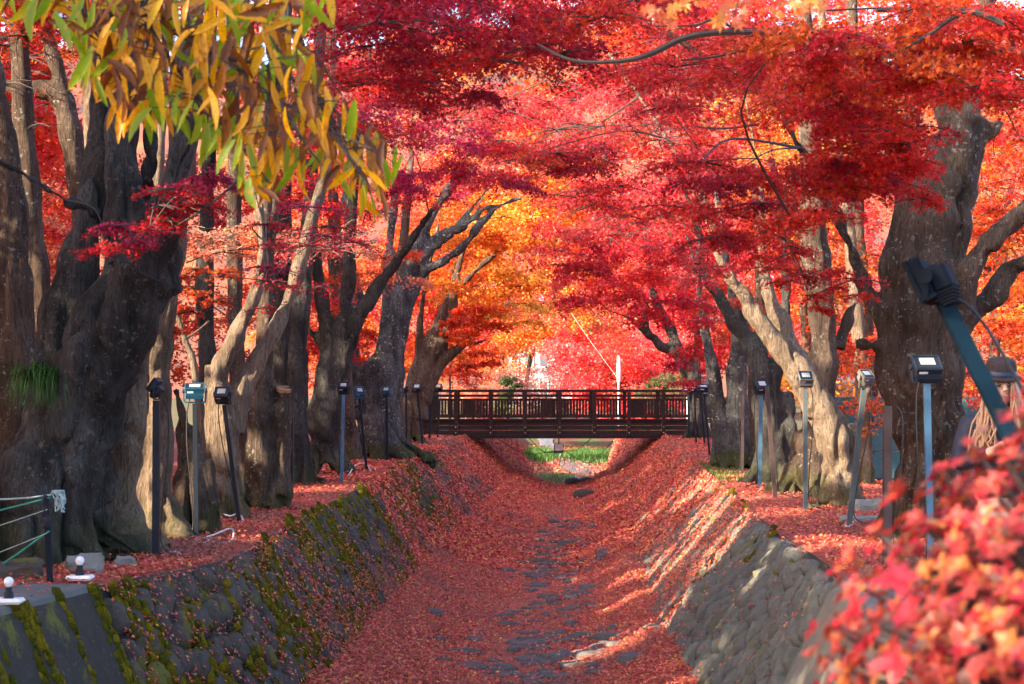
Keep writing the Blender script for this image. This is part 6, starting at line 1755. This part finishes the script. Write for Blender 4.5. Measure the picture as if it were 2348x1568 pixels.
ml = lambda y, t: np.clip((nz(y, t * .6, 8) * 1.1 - .42) * (.5 + 1.3 * np.exp(-((y - 29) / 10) ** 2)) + .4 * np.exp(-((y - 30) / 9) ** 2) * (t < .8) - .25 * np.clip((t - .75) / .25, 0, 1), 0, 1) * (y < 46)
mr = lambda y, t: np.clip((nz(y, t * .6, 12) - .62) * .7 + .18 * np.exp(-((y - 25) / 4) ** 2) * (t < .6), 0, 1) * (y < 40)
ml0 = ml
ml = lambda y, t: ml0(y, t) * np.clip(t / .12, .15, 1) * np.clip(.35 + 1.1 * vnoise(np.stack([y * 3.2, t * 2.5, 0 * y], -1), 31), .05, 1)
moss(-1, 56000, ml, "green ochre moss cushions on the stones of the left wall", 14.6, 48)
moss(1, 6000, mr, "moss cushions on the stones of the right wall", 15, 42)
# streaks of moss on the concrete end at the left
def conc_moss(y, t): return np.clip(vnoise(np.stack([y * 11 + t * .5, t * 1.8, 0 * y], -1), 6) * 1.4 - .2, 0, 1)
moss(-1, 6000, conc_moss, "streaks of bright moss on the smooth dark concrete", 12.4, 14.45, 1.2)

# ------------------------------------------------------------------ grass beyond the bridge and by the right bank
def grass(name, C, h, cols, label, wd=.012):
    n = len(C); a = rng.uniform(0, 2 * np.pi, n); L = h * rng.uniform(.6, 1.3, n)
    w = np.stack([np.cos(a), np.sin(a), 0 * a], -1) * wd; ln = rng.normal(0, .35, (n, 3)); ln[:, 2] = 1; ln /= np.linalg.norm(ln, axis=1, keepdims=True)
    V = np.stack([C - w, C + w, C + ln * L[:, None]], 1); I = (np.arange(n) * 3)[:, None] + np.arange(3)[None]
    col = np.array(cols)[rng.integers(0, len(cols), n)] * rng.uniform(.7, 1.3, (n, 1))
    me = mesh_arrays(name, V.reshape(-1, 3), tris=I, col=np.repeat(col, 3, 0), mats=(M_GRASS,)); o = link(name, me); tag(o, label, "grass", None, "stuff")
def patch(x0, x1, y0, y1, n): 
    x = rng.uniform(x0, x1, n); y = rng.uniform(y0, y1, n); return np.stack([x, y, far_z(x, y)], -1)
GC = [(.03, .12, .016), (.05, .16, .02), (.03, .08, .018), (.09, .17, .035)]
def gp(X, Y, rx, ry, n):
    d_ = GD(Y, -1.6); p = P(X, Y, d_); r = rng.normal(0, .45, (n, 2)); x = p.x + r[:, 0] * rx; y = p.y + r[:, 1] * ry
    return np.stack([x, y, far_z(x, y)], -1)
grass("grass", np.concatenate([gp(1240, 1034, .8, 5, 3500), gp(1350, 1036, 1.3, 5, 4500)]), .35, GC, "bright green grass on both sides of the stream seen under the bridge", .02)
grass("grass", np.concatenate([gp(1262, 1072, 1.2, 3, 2200), gp(1378, 1085, .5, 4, 2200)]), .3, GC + [(.2, .2, .1), (.25, .2, .16)], "thin green grass close behind the bridge on the stream bed", .016)
n = 2200; x = rng.normal(3.95, .28, n); y = rng.uniform(30, 37, n); x = np.maximum(x, re_(y) + .05)
grass("grass", np.stack([x, y, 0 * x + .02], -1), .07, [(.10, .18, .03), (.2, .22, .05), (.07, .12, .03)], "thin green grass on the right bank edge by the bare posts", .008)
x = rng.uniform(0, 4.6, 9000); y = rng.uniform(66, 96, 9000)
litter("leaf_litter", np.stack([x, y, far_z(x, y) + .03], -1), np.array([[0, -.2, 1.0]]), .09 * rng.uniform(.7, 1.2, 9000), KITE, "faded fallen leaves on the stream bed beyond the bridge", np.array([.7, .85, .9]))
